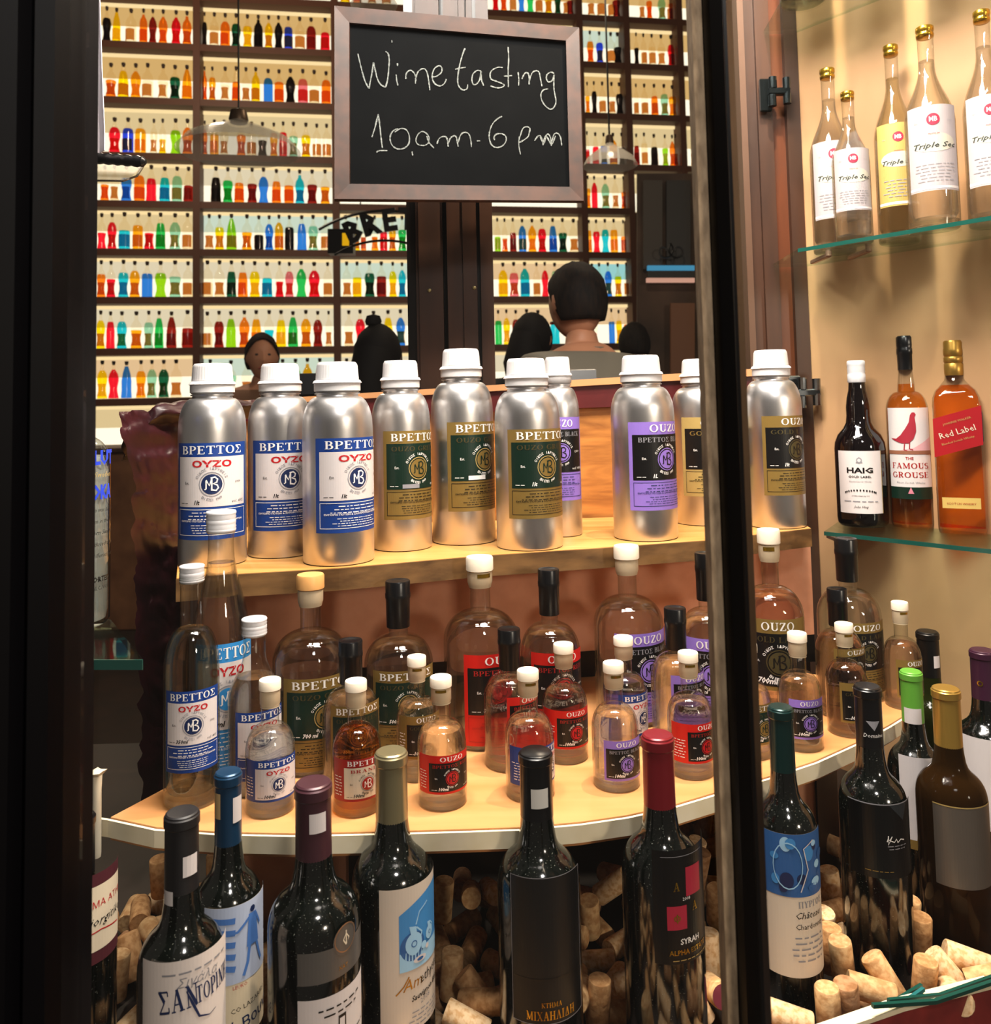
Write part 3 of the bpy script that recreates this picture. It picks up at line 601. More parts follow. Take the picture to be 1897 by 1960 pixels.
for (row, bay), s in DATA.items():
    cells = re.findall(r'(\d+)([a-zA-Z])(\d+)', s)
    for i, (x, c, hh) in enumerate(cells):
        x = int(x); hh = int(hh); 
        q = wally(x, rows_y[row]); s_ = (q - O3).dot(AX); px_m = q.y / F; sh = R.choice([0, 1, 1, 1, 2]) if c not in 'wn' else R.choice([0, 1])
        H = .262 + R.uniform(-.006, .006); wr = .042 + R.uniform(-.005, .003)
        if bay in (4, 5, 6, 7): wr *= .82
        gaps = [abs(int(cells[j][0]) - x) for j in (i - 1, i + 1) if 0 <= j < len(cells)]
        wr = min(wr, min(gaps) * px_m * (.43 if min(gaps) < 19 else .445)) if gaps else wr
        if bay != 0: wr = min(wr, max(.02, min(abs(x - c_) for c_ in (376, 643, 882, 1119, 1210, 1313, 1408)) * px_m - .03))
        lv = min(.93, hh * px_m / H)
        nm = COL[c][0]
        lab = f'{nm} bottle, {ORD[i]} along the {ROWN[row]}, {BAYN[bay]}'
        s_ = max(sdiv[bay] + .03 + wr, min(sdiv[bay + 1] - .03 - wr, s_)); P = wp(s_, .055, zrow[row] + .001)
        o = thing('rack_bottle', P, R.uniform(-.4, .4), lab, 'bottle', 'coloured bottles on the glowing rack')
        sc_ = (wr, wr, H)
        link('glass', rmesh('glass', sh, 1, thin), o, scale=sc_)
        if c not in 'n': link('liquid', rmesh('liquid', sh, lv, LM[c]), o, scale=sc_)
        else: link('liquid', rmesh('liquid', sh, .42, LM['n']), o, scale=sc_)
        lk = c if c in labM else {'c': 'b', 'l': 'y', 'w': 'n', 'p': 'r', 't': 'n', 'i': 'b'}.get(c, 'n')
        if R.random() < .35: lk = 'n'
        if not (c in 'lgcrb' and R.random() < .45): link('label', rmesh('label', sh, 1, labM[lk]), o, scale=sc_)
        link('cork', rmesh('cork', sh, 1, cork_s), o, scale=sc_)
# ------------------------------------------------------------------ street reflection in the glass, built as solid boards, scrolls and glowing strips
dk = thing('street_reflection', (0, 0, 0), label='street reflection built as a dim brown wall with blue strip right of the glowing rack', cat='reflection')
def apan(x0, y0, x1, y1, Y, m, name, dep=.03, lb=None):
    V, Fc = quadbox(at(x0, y1, Y), at(x1, y1, Y), at(x1, y0, Y), at(x0, y0, Y), (0, dep, 0)); return obj(name, V, Fc, m, dk, smooth=False, label=lb)
apan(1220, 332, 1470, 1000, 5.6, noisy('reflection_brown', '4a382c', '2e221a', (3, 3, 3), 4, .8), 'reflection_board')
apan(1232, 345, 1268, 515, 5.55, mat('grey_board', '3a342e', .7), 'panel_board'); apan(1276, 345, 1322, 515, 5.55, mat('dark_board_paint', '1c1a18', .6), 'panel_board')
apan(1240, 508, 1330, 517, 5.5, glow('reflected_blue', '4f9fc4', .8), 'reflected_strip', lb='glowing blue strip within the street reflection'); apan(1238, 532, 1330, 540, 5.5, glow('reflected_pink', 'f0b49a', .75), 'tube_light', lb='pale pinkish glow within the street reflection')  # these strips emit in place of lights mirrored in the pane
apan(1240, 518, 1330, 531, 5.5, ironm, 'reflected_shelf'); apan(1284, 580, 1330, 740, 5.5, mat('reflected_door', '6a4226', .6), 'brown_panel')
for cx_, m_ in ((1272, 1), (1297, -1)):
    c = at(cx_, 480, 5.45); P = [c + Vector((math.cos(a) * r * m_, 0, math.sin(a) * r)) for a, r in ((k * .45, .012 + .0032 * k) for k in range(17))]
    V, Fc = tube(P, .006, 6); obj('reflected_scroll', V, Fc, ironm, dk)
# ------------------------------------------------------------------ sign with cut-out letters
sg = thing('arched_sign', (0, 0, 0), label='black arched metal sign with cut letters hanging before the rack', cat='sign')
YS = 4.6; u0 = YS / F
c0 = at(735, 640, YS)
def arc(r, a0, a1, n=14): return [c0 + Vector((math.cos(math.radians(a0 + (a1 - a0) * k / n)) * r * u0, 0, math.sin(math.radians(a0 + (a1 - a0) * k / n)) * r * u0)) for k in range(n + 1)]
V, Fc = tube(arc(240, 121, 76), .008, 6); obj('arch_bar', V, Fc, ironm, sg); V, Fc = tube(arc(182, 121, 74), .007, 6); obj('arch_bar', V, Fc, ironm, sg)
for ch, px, py, rot, hh in (('B', 684, 460, 24, 42), ('R', 715, 447, 15, 42), ('E', 748, 440, 7, 42), ('T', 780, 438, -2, 42)):
    rr = math.radians(rot); c = at(px, py, YS); _fc.body = ch; _fc.offset = .045; _fc.extrude = .05; m_ = _fo.to_mesh(); k = hh * u0 / .73; wd_ = max(v.co.x for v in m_.vertices)
    Vt = []
    for v in m_.vertices:
        x, y = (v.co.x - wd_ / 2) * k * .95, v.co.y * k; Vt.append(c + Vector((x * math.cos(rr) - y * math.sin(rr), -v.co.z * k, x * math.sin(rr) + y * math.cos(rr))))
    Ft = [tuple(p.vertices) for p in m_.polygons]; _fo.to_mesh_clear(); _fc.extrude = 0; obj('letter', Vt, Ft, ironm, sg, smooth=False)
V, Fc = quadbox(at(627, 485, YS), at(676, 485, YS), at(676, 438, YS), at(627, 438, YS), (0, .08, 0)); obj('lamp_box', V, Fc, ironm, sg, smooth=False)
V, Fc = quadbox(at(655, 470, YS - .004), at(668, 470, YS - .004), at(668, 446, YS - .004), at(655, 446, YS - .004), (0, .003, 0)); obj('lamp_window', V, Fc, glow('yellow_lamp', 'f0b414', .9), sg, smooth=False, label='small glowing yellow window')
V, Fc = tube([at(690, 392, YS) + Vector((0, 0, .0)), at(690, -60, YS)], .004, 6); obj('hanger', V, Fc, ironm, sg)
# ------------------------------------------------------------------ clear glass pendant shades in the room
def hazy(name, c, f):
    if name in MATS: return MATS[name]
    m, nt, out = nodes_mat(name); tr = nt.nodes.new('ShaderNodeBsdfTransparent'); b = nt.nodes.new('ShaderNodeBsdfPrincipled'); b.inputs['Base Color'].default_value = lin(c); b.inputs['Roughness'].default_value = .15
    ms = nt.nodes.new('ShaderNodeMixShader'); ms.inputs[0].default_value = f; nt.links.new(tr.outputs[0], ms.inputs[1]); nt.links.new(b.outputs[0], ms.inputs[2]); nt.links.new(ms.outputs[0], out.inputs[0]); return m
def shade(px, py, Y, wpx, hpx, lb, tilt=0, cord=True):
    c = at(px, py, Y); k = Y / F; o = thing('pendant_lamp', c, 0, lb, 'lamp'); Rr = wpx / 2 * k; Hh = hpx * k
    P = [(Rr * .12, Hh), (Rr * .2, Hh * .9), (Rr * .55, Hh * .62), (Rr * .85, Hh * .35), (Rr, 0), (Rr * .985, .002), (Rr * .83, Hh * .34), (Rr * .53, Hh * .6), (Rr * .17, Hh * .87)]
    V, Fc = lathe(P, 36, cap=False); s = obj('shade', V, Fc, hazy('smoky_shade_glass', 'c8c2b4', .35), o); s.rotation_euler = (tilt, 0, 0)
    V, Fc = lathe([(Rr * .14, Hh * .92), (Rr * .16, Hh * 1.02), (Rr * .13, Hh * 1.3), (Rr * .05, Hh * 1.36)], 16); obj('lamp_cap', V, Fc, mat('bronze_cap', '4a3826', .4, .6), o)
    if cord: V, Fc = tube([(0, 0, Hh * 1.3), (0, 0, 3.6 - c.z)], .004, 6); obj('cord', V, Fc, ironm, o)
shade(457, 290, 3.2, 236, 62, 'clear glass pendant shade on a thin cord before the left rack bays')
shade(1168, 318, 3.4, 106, 46, 'clear glass pendant shade partly hidden behind the chalkboard edge', cord=True)
shade(716, 10, 3.0, 92, 34, 'clear glass pendant shade above the chalkboard')
# ------------------------------------------------------------------ bottles: shared builders
def solve(cx, base, w, z, Y=None):
    """centre depth, centre x and radius of an upright cylinder whose front foot shows at (cx, base) on the plane z"""
    st = math.sqrt(1 + ((cx - CX) / F) ** 2)
    if Y is None:
        yf = onz(cx, base, z).y; r = .04
        for _ in range(4): Y = yf + r; r = w * Y / (2 * F * st)
    else: r = w * Y / (2 * F * st)
    return Y, vx(cx, base if base else 1700, Y), r
def dome(r, rn, z0, z1, n=9, p=1.0):
    out = []
    for k in range(n + 1):
        a = PI / 2 * k / n; out.append((rn + (r - rn) * math.cos(a) ** p, z0 + (z1 - z0) * math.sin(a)))
    return out
def taper(r, rn, z0, z1, n=9):
    return [(rn + (r - rn) * (.5 + .5 * math.cos(PI * k / n)), z0 + (z1 - z0) * k / n) for k in range(n + 1)]
# kind: body top, shoulder top, neck radius, cap kind, cap radius, cap foot, shoulder shape
KD = {'stopper_large': (.54, .70, .27, 'stopper', .36, .83, dome), 'capsule_large': (.50, .675, .28, 'capsule', .37, .725, dome), 'capsule_small': (.48, .665, .33, 'capsule', .43, .70, dome),
      'stopper_small': (.46, .655, .36, 'stopper', .45, .79, dome), 'screw_mid': (.56, .735, .42, 'screw', .46, .925, dome), 'screw_tall': (.50, .86, .44, 'screw', .52, .915, taper),
      'screw_short': (.53, .79, .43, 'screw', .49, .895, taper), 'screw_gold': (.52, .80, .32, 'goldcap', .36, .945, taper)}
def glass_bottle(o, kind, r, H, liq=None, lvl=None, shellm=None, band=False, capcol=None):
    b0, b1, rn, ck, rc, cf, shf = KD[kind]; rn *= r; rc *= r; liq = liq or water
    sh = shf(r, rn, b0 * H, b1 * H); P = [(r * .90, 0), (r * .975, .006 * H), (r, .02 * H)] + sh + [(rn * 1.0, (cf - .01) * H), (rn * 1.08, cf * H), (rn * 1.08, (cf + .03) * H)]
    V, Fc = lathe(P, 48); obj('glass', V, Fc, shellm or clear, o, sharp=60)
    lvl = lvl or (b0 + b1) / 2 + .04; q = .93
    I = [(r * q * .9, .055 * H), (r * q, .075 * H)] + [(a * q, z) for a, z in sh if z < lvl * H]
    rr = I[-1][0]
    for (a0, z0), (a1, z1) in zip(sh, sh[1:] + [(rn, H)]):
        if z0 <= lvl * H <= z1: rr = (a0 + (a1 - a0) * (lvl * H - z0) / (z1 - z0)) * q
    I.append((rr, lvl * H)); V, Fc = lathe(I, 48); obj('liquid', V, Fc, liq, o, sharp=60)
    V, Fc = lathe([(r * .86, .002), (r * .95, .012 * H), (r * .955, .04 * H), (r * .5, .05 * H), (0, .048 * H)], 40); obj('thick_base', V, Fc, basegl, o, sharp=50)
    if ck == 'stopper':
        zt = H - (H * .075); m = capcol or stop
        rib = (lambda k, a: 1 + (.018 * math.cos(46 * a) if k in (2, 3) else 0)) if kind == 'stopper_large' else None
        V, Fc = lathe([(rc * .93, zt - .004 * H), (rc, zt), (rc, zt + .004 * H), (rc, H * .992), (rc * .95, H), (0, H * 1.0005)], 92 if rib else 36, rib); obj('stopper', V, Fc, m, o, sharp=50)
        V, Fc = lathe([(rn * 1.1, cf * H), (rc * .86, (cf + .012) * H), (rc * .93, (cf + .03) * H), (rc * .93, zt - .006 * H)], 36); obj('seal', V, Fc, stopT, o, sharp=50, label='frosted collar under the stopper')
        if band:
            V, Fc = [], []; z = zt - .035 * H
            for i in range(9): a = -.75 + 1.1 * i / 8; V += [(rc * .95 * math.sin(a), -rc * .95 * math.cos(a), z), (rc * .95 * math.sin(a), -rc * .95 * math.cos(a), z + .022 * H)]
            obj('foil_tab', V, [(2 * k, 2 * k + 2, 2 * k + 3, 2 * k + 1) for k in range(8)], foil, o, smooth=False, label='small gold tab')
    elif ck == 'capsule':
        zc = cf * H; e = H - zc
        V, Fc = lathe([(rc * .9, zc), (rc * .92, zc + .02 * e), (rc * .95, zc + .60 * e), (rc, zc + .64 * e), (rc * 1.0, zc + .72 * e), (rc * .965, zc + .75 * e), (rc * .985, zc + .97 * e), (rc * .93, H), (rc * .6, H), (rc * .55, H * .998), (0, H * .998)], 36)
        obj('capsule', V, Fc, capB, o, sharp=40)
    elif ck == 'screw':
        zc = cf * H; e = H - zc
        V, Fc = lathe([(rc * .9, zc), (rc * .98, zc + .08 * e), (rc, zc + .16 * e), (rc * .96, zc + .22 * e), (rc, zc + .28 * e), (rc * .955, zc + .36 * e), (rc * .985, zc + .44 * e), (rc * .985, zc + .6 * e), (rc * .95, zc + .66 * e), (rc, zc + .72 * e), (rc * .96, zc + .8 * e), (rc, zc + .87 * e), (rc, zc + .95 * e), (rc * .95, H), (0, H)], 36)
        obj('screw_cap', V, Fc, capM, o, sharp=60)
    else:
        zc = cf * H; e = H - zc
        V, Fc = lathe([(rc * .8, zc), (rc * .98, zc + .1 * e), (rc, zc + .3 * e), (rc * .92, zc + .42 * e), (rc * .92, zc + .5 * e), (rc * 1.02, zc + .62 * e), (rc, zc + .95 * e), (rc * .93, H), (0, H)], 36)
        obj('screw_cap', V, Fc, foil, o, sharp=60)
# ------------------------------------------------------------------ the ouzo label family
def emblem(S, u, v, r, disc, mark, ring, txt):
    S.disc(u, v, r, disc, 2); S.disc(u, v, r * 1.22, ring, 2, r0=r * 1.13)
    ln = lambda P, w_: S.line([(u + a * r, v + b * r) for a, b in P], w_ * r, mark, 3, 'emblem')
    ln([(-.66, -.5), (-.52, -.44), (-.52, .36)], .13); ln([(-.52, .42), (-.22, -.12), (0, .5)], .15); ln([(0, .62), (.0, -.62)], .14)
    ln([(-.1, .6), (.3, .7), (.54, .48), (.46, .18), (.14, .06), (.5, -.08), (.62, -.36), (.4, -.62), (.06, -.55)], .15)
    S.ringtext('ΟΙΚΟΣ ΙΔΡΥΘΕΙΣ', u, v, r * 1.42, r * .26, txt, 158, 22); S.ringtext('ΕΝ ΕΤΕΙ 1909', u, v, r * 1.66, r * .26, txt, 232, 308, inside=True)
ST = {'blue': (blue, paperW, 'ΒΡΕΤΤΟΣ', white, 'ΟΥΖΟ', redI, navy, white, greyI, black, white),
      'light_blue': (blueL, paperW, 'ΒΡΕΤΤΟΣ', white, 'ΟΥΖΟ', redI, blueL, white, greyI, black, white),
      'green': (gold, dgreen, 'ΒΡΕΤΤΟΣ', white, 'OUZO GREEN', dimgold, gold, dgreen, goldL, white, black),
      'purple': (purple, black, 'OUZO', white, 'ΒΡΕΤΤΟΣ BLACK', greyI, purple, black, purple, white, navy),
      'red': (red, black, 'OUZO', white, 'ΒΡΕΤΤΟΣ RED', darkred, redI, black, redI, white, darkred),
      'gold': (gold, black, 'OUZO', white, 'GOLD LABEL', dimgold, dimgold, black, dimgold, white, black),
      'pale_gold': (goldL, black, 'OUZO', white, 'GOLD LABEL', gold, gold, black, gold, white, black),
      'brandy': (darkred, paperC, 'ΒΡΕΤΤΟΣ', white, 'BRANDY', darkred, darkred, white, greyI, black, white)}
def ouzo(W, H, style, vol='1lt', pct='40%', lower=True, off=0, sticker=None):
    bg, pan, t1, c1, t2, c2, ed, em, er, tx, lo = ST[style]; S = Sheet(); S.rect(0, 0, W, H, bg, 0)
    pl = W * (.05 if not off else off); pr = W * .96; pv0 = H * (.34 if lower else .06); pv1 = H * (.855 if lower else .80)
    S.rect(pl, pv0, pr, pv1, pan, 1); pc = (pl + pr) / 2; pw = pr - pl; ph = pv1 - pv0
    hh = H * (.085 if lower else .115)
    S.serif(t1, pc, H * (.885 if lower else .845), hh, c1, width=pw * (.86 if len(t1) > 4 else .52))
    big = style in ('blue', 'light_blue')
    if big: S.text(t2, pc, pv1 - ph * .20, ph * .125, c2, width=pw * .52, fat=.035)
    else: S.serif(t2, pc, pv1 - ph * .165, ph * .105, c2, width=pw * (.84 if len(t2) > 6 else .72))
    rr = min(pw * .165, ph * .205); ey = pv0 + ph * .45; emblem(S, pc, ey, rr, ed, em, er, tx if not big else greyI)
    S.text('Est.', pc - pw * .34, ey, ph * .055, tx, fat=.01); S.text('1909', pc + pw * .36, ey, ph * .055, tx)
    if sticker: S.rect(pl + pw * .24, pv0 + ph * .02, pl + pw * .5, pv0 + ph * .11, white if sticker == 'w' else greyI, 3, 'sticker')
    else: S.text(vol, pl + pw * .30, pv0 + ph * .05, ph * (.085 if lower else .11), tx, skew=.25, fat=.03)
    S.fine(pl + pw * .05, pv0 + ph * .05, pl + pw * .18, pv0 + ph * .10, 1, tx); S.text('vol. ' + pct, pr - pw * .14, pv0 + ph * .055, ph * .065, tx, skew=.2)
    if lower:
        S.border(W * .05, H * .045, W * .96, H * .315, H * .006, lo, 1); S.fine(W * .14, H * .20, W * .88, H * .30, 3, lo, seed=2)
        S.text('ΕΜΠΟΡΙΟ ΠΟΤΩΝ & ΖΑΧΑΡΟΥΧΩΝ ΠΡΟΪΟΝΤΩΝ', W * .5, H * .185, H * .018, lo, width=W * .8, fat=.02); S.fine(W * .18, H * .065, W * .82, H * .165, 4, lo, seed=5)
    if off: S.fine(W * .03, H * .12, W * (off - .03), H * .62, 7, c1, seed=3)
    return S
# ------------------------------------------------------------------ silver bottles on the upper shelf
def silver(cx, top, base, w, style, phi, W, lb, lab_w=2.45, capwarm=False, sticker=None, v0=.135, v1=.625, cxt=None, vol='1lt', pct='40%'):
    Y, X, r = solve(cx, base, w, UZ); H = at(cxt or cx, top, Y).z - UZ
    o = thing('silver_bottle', (X, Y, UZ + .0002), -math.atan2(X, Y) + math.radians(phi), lb, 'bottle', 'silver bottles on the upper shelf')
    P = [(r * .93, 0), (r * .985, .004 * H), (r, .014 * H), (r, .66 * H), (r * .985, .70 * H)] + [(r * (.60 + .385 * math.cos(PI / 2 * k / 8)), H * (.70 + .125 * math.sin(PI / 2 * k / 8) ** 1.25)) for k in range(1, 9)] + [(r * .57, .845 * H), (r * .57, .87 * H)]
    V, Fc = lathe(P, 64); obj('body', V, Fc, alu, o, sharp=45)
    m = capW if not capwarm else stop; e = H * .155; z = H - e; n = 120
    V, Fc = lathe([(r * .60, z), (r * .62, z + .03 * e), (r * .66, z + .06 * e), (r * .66, z + .30 * e), (r * .70, z + .32 * e), (r * .66, z + .40 * e), (r * .62, z + .42 * e)], 56); obj('cap_ring', V, Fc, m, o, sharp=50)
    V, Fc = lathe([(r * .60, z + .42 * e), (r * .615, z + .44 * e), (r * .60, z + .5 * e), (r * .575, z + .88 * e), (r * .57, z + .93 * e), (r * .53, H), (0, H)], n, lambda k, a: 1 + (.018 if (k in (2, 3) and int(a / (2 * PI) * n + .5) % 3 == 0) else 0)); obj('screw_cap', V, Fc, m, o, sharp=30)
    V, Fc = lathe([(r * .59, z - .05 * e), (r * .63, z - .045 * e), (r * .63, z - .01 * e)], 56, lambda k, a: 1 + .02 * (1 if math.sin(26 * a) > 0 else 0)); obj('neck_ring', V, Fc, alu, o)
    Wd = lab_w * r; hL = H * (v1 - v0); S = ouzo(Wd, hL, style, vol, pct, sticker=sticker); S.emit(o, cylmap(r, Wd, 0, H * v0)); return o
silver(407, 697, 1088, 131, 'blue', -2, 0, 'silver bottle with blue and white label at the shelf end by the burgundy foil', v0=.135, v1=.605)
silver(538, 697, 1070, 124, 'blue', 16, 0, 'silver bottle with blue and white label standing back between two like it', v0=.14, v1=.60)
silver(649, 694, 1085, 135, 'blue', 33, 0, 'silver bottle with blue label and largest body, third from the foil end', v0=.16, v1=.62)
silver(771, 691, 1057, 112, 'green', 34, 0, 'silver bottle with green and gold label and small grey volume sticker', sticker='g', v0=.165, v1=.625)
silver(889, 669, 1045, 119, 'green', 42, 0, 'tall silver bottle with green and gold label bearing a white volume sticker', sticker='w', v0=.17, v1=.62, pct='46%')
silver(1075, 684, 1029, 80, 'purple', 5, 0, 'silver bottle with purple label half hidden behind a green labelled one', v0=.20, v1=.66, vol='1L')
silver(1015, 687, 1056, 125, 'green', 34, 0, 'silver bottle with green and gold label in front of the hidden purple labelled one', v0=.165, v1=.625, cxt=1010, pct='46%')
silver(1237, 681, 1038, 122, 'purple', 44, 0, 'silver bottle with purple and black label standing alone before the oak board', v0=.165, v1=.635, cxt=1228, vol='1L', pct='50%')
silver(1350, 688, 1008, 116, 'pale_gold', 30, 0, 'silver bottle with pale gold label cut by the dark window post', v0=.175, v1=.645, cxt=1342)
silver(1488, 671, 1014, 112, 'gold', 48, 0, 'silver bottle with dark gold label beyond the window post by the jamb', v0=.185, v1=.625, cxt=1469, pct='47%')
# ------------------------------------------------------------------ clear bottles on the curved shelf
def spirit(kind, cx, top, base, w, style, phi, lab, lb, cxt=None, liq=None, lvl=None, name='clear_bottle', group='clear bottles on the curved shelf', vol='700ml', pct='40%', lower=True, off=0, band=False, Y=None, z=SZ, capcol=None, shellm=None):
    Y, X, r = solve(cx, base, w, z, Y); H = at(cxt or cx, top, Y).z - z
    o = thing(name, (X, Y, z + .0002), -math.atan2(X, Y) + math.radians(phi), lb, 'bottle', group)
    glass_bottle(o, kind, r, H, liq, lvl, shellm, band, capcol)
    lw, v0, v1 = lab; W = lw * r
    if style: ouzo(W, H * (v1 - v0), style, vol, pct, lower, off).emit(o, cylmap(r, W, 0, H * v0))
    return o, r, H
G2 = 'large clear bottles at the back of the curved shelf'; G3 = 'miniature bottles on the curved shelf'
spirit('screw_tall', 424, 978, 1500, 112, 'light_blue', 12, (2.5, .03, .51), 'tall clear bottle with light blue label and white cap behind a shorter blue labelled one', cxt=414, lvl=.80, group=G2)
spirit('screw_mid', 367, 1082, 1556, 106, 'blue', 2, (2.2, .16, .495), 'slim clear bottle with blue label and white screw cap nearest the shelf end', cxt=368, lvl=.735, liq=pale, vol='350ml')
spirit('screw_short', 488, 1183, 1530, 100, 'blue', 22, (2.3, .10, .49), 'short clear bottle with blue label behind a blue labelled miniature', cxt=486, lvl=.66, vol='200ml')
spirit('stopper_large', 597, 1099, 1490, 145, 'green', 20, (2.2, .03, .50), 'large clear bottle with brown stopper and green and gold label', cxt=599, lvl=.66, group=G2, capcol=mat('tan_stopper', 'd8a060', .4), vol='700 ml')
spirit('capsule_large', 766, 1111, 1462, 130, 'green', 14, (2.1, .06, .52), 'large clear bottle with black capsule and green and gold label', cxt=764, group=G2, vol='500ml')
spirit('stopper_large', 925, 1065, 1440, 141, 'red', 32, (2.05, .03, .51), 'large clear bottle with white stopper and scarlet label', cxt=922, band=True, group=G2)
spirit('capsule_large', 1058, 1089, 1430, 112, 'red', 24, (2.2, .05, .54), 'large clear bottle with black capsule and scarlet label', cxt=1046, group=G2, vol='500ml', pct='43%')
spirit('stopper_large', 1209, 1044, 1396, 132, 'purple', 34, (2.0, .03, .53), 'large clear bottle with white stopper and purple label', cxt=1204, group=G2, pct='50%')
spirit('capsule_large', 1362, 1058, 1410, 112, 'purple', 6, (2.2, .06, .54), 'large clear bottle with black capsule and purple label by the window post', cxt=1346, group=G2, vol='500ml')
spirit('stopper_large', 1486, 1013, 1400, 122, 'gold', 10, (2.2, .20, .56), 'large clear bottle with white stopper and dark gold label beyond the window post', cxt=1464, band=True, group=G2, liq=pinkl, lower=False)
spirit('capsule_large', 1633, 1030, 1350, 124, 'gold', 34, (2.1, .06, .50), 'large clear bottle with black capsule and dark gold label against the beige wall', cxt=1624, group=G2, vol='500ml', pct='47%')
spirit('capsule_small', 674, 1225, 1523, 108, 'green', 14, (2.0, .10, .60), 'small clear bottle with black capsule behind the amber brandy miniature', cxt=674, vol='200ml')
spirit('capsule_small', 980, 1203, 1482, 101, 'red', 50, (2.0, .14, .55), 'small clear bottle with black capsule before the scarlet labelled pair', cxt=977, vol='200ml')
spirit('capsule_small', 1301, 1163, 1446, 100, 'purple', 44, (2.0, .14, .56), 'small clear bottle with black capsule behind the miniature next to the window post', cxt=1292, vol='200ml')
spirit('capsule_small', 1613, 1126, 1381, 94, 'gold', 44, (2.0, .14, .56), 'small clear bottle with black capsule in front of the large dark gold labelled bottle', cxt=1606, vol='200ml', liq=pinkl)
MI = dict(lower=False, name='miniature_bottle', group=G3, vol='100ml')
spirit('stopper_small', 518, 1300, 1570, 93, 'blue', 6, (2.6, .13, .44), 'blue labelled miniature at the shelf edge with cream stopper', cxt=521, off=.22, **MI)
spirit('stopper_small', 684, 1302, 1568, 92, 'brandy', 12, (2.6, .13, .45), 'amber brandy miniature with dark red label and ivory stopper', cxt=685, liq=amber, off=.22, **MI)
spirit('stopper_small', 801, 1256, 1500, 80, 'gold', 14, (2.5, .20, .55), 'miniature with black and green label behind the scarlet labelled one at the edge', cxt=803, band=True, off=.2, **MI)
spirit('stopper_small', 848, 1295, 1556, 91, 'red', 10, (2.6, .14, .44), 'scarlet labelled miniature at the front edge beside the gold capped wine', cxt=848, band=True, off=.22, **MI)
spirit('stopper_small', 1016, 1282, 1540, 91, 'blue', 28, (2.8, .14, .44), 'blue labelled miniature partly behind the black capsuled wine bottle', cxt=1013, band=True, off=.45, **MI)
spirit('stopper_small', 1084, 1232, 1466, 84, 'red', 10, (2.7, .14, .47), 'scarlet labelled miniature set back beside the scarlet labelled large bottle', cxt=1080, off=.3, **MI)
spirit('stopper_small', 1199, 1219, 1432, 83, 'blue', 52, (2.4, .10, .50), 'blue labelled miniature at the back beneath the purple label', cxt=1193, **MI)
spirit('stopper_small', 1181, 1268, 1520, 88, 'purple', 28, (2.0, .10, .42), 'purple labelled miniature in front next to the red capped wine', cxt=1177, band=True, **MI)
spirit('stopper_small', 1325, 1248, 1496, 86, 'red', 24, (2.7, .14, .46), 'scarlet labelled miniature against the window post', cxt=1320, band=True, off=.3, **MI)
spirit('stopper_small', 1440, 1232, 1458, 80, 'green', 40, (2.3, .14, .50), 'miniature with black label mostly hidden by the window post', cxt=1432, **MI)
spirit('stopper_small', 1535, 1211, 1443, 84, 'purple', 26, (1.9, .12, .46), 'purple labelled miniature beyond the window post', cxt=1527, **MI)
spirit('stopper_small', 1625, 1193, 1415, 80, 'gold', 44, (2.2, .14, .5), 'miniature with rosy liquid before the pair of black capsules', cxt=1618, band=True, liq=pinkl, **MI)
spirit('stopper_small', 1732, 1152, 1362, 74, 'gold', 44, (2.2, .12, .48), 'miniature standing last at the far tip of the curved shelf', cxt=1725, band=True, liq=pinkl, **MI)
# ------------------------------------------------------------------ wine bottles standing on the floor
def wine(cx, top, w, capm, lb, cxt=None, Y=None, H=.30, glass=None, cf=.80, ring=False, phi=0):
    if Y is not None: H = at(cxt or cx, top, Y).z - FZ
    else:
        lo_, hi_ = .5, 1.6
        for _ in range(40):
            Y = (lo_ + hi_) / 2
            if at(cxt or cx, top, Y).z > FZ + H: lo_ = Y
            else: hi_ = Y
    Y, X, r = solve(cx, 1700, w, FZ, Y)
    o = thing('wine_bottle', (X, Y, FZ + .0002), -math.atan2(X, Y) + math.radians(phi), lb, 'bottle', 'wine bottles standing among the corks')
    rn = r * .375; sh = [(r, .60 * H), (r * .992, .617 * H), (r * .965, .637 * H), (r * .915, .655 * H), (r * .85, .669 * H), (r * .77, .681 * H), (r * .68, .691 * H), (r * .59, .701 * H), (r * .51, .715 * H), (r * .455, .735 * H), (r * .415, .77 * H), (rn * 1.02, .82 * H)]
    V, Fc = lathe([(r * .9, 0), (r, .014 * H)] + sh + [(rn * .96, .96 * H)], 56); obj('glass', V, Fc, glass or winebk, o, sharp=60)
    z = cf * H; e = H - z; q = r * .392
    V, Fc = lathe([(rn * 1.07, z), (q * 1.02, z + .01 * e), (q * 1.0, z + .82 * e), (q * 1.07, z + .84 * e), (q * 1.07, z + .95 * e), (q * 1.0, z + .965 * e), (q * .98, z + .985 * e), (q * .88, H), (0, H * 1.0005)], 40); obj('capsule', V, Fc, capm, o, sharp=30)
    return o, r, H
def wl(o, r, z0, phi, W, H, fn, part_root='label'):
    S = Sheet(); fn(S, W, H); S.emit(o, cylmap(r, W, math.radians(phi), z0))
def tabl(o, r, z, phi, w, h, m=None):
    S = Sheet(); S.rect(0, 0, w, h, m or paperW, 1, 'price_tag'); S.emit(o, cylmap(r, w, math.radians(phi), z))
capN = lambda n, c, rg=.35, mt=.2: mat(n, c, rg, mt)
vis = at(0, 0, 1)
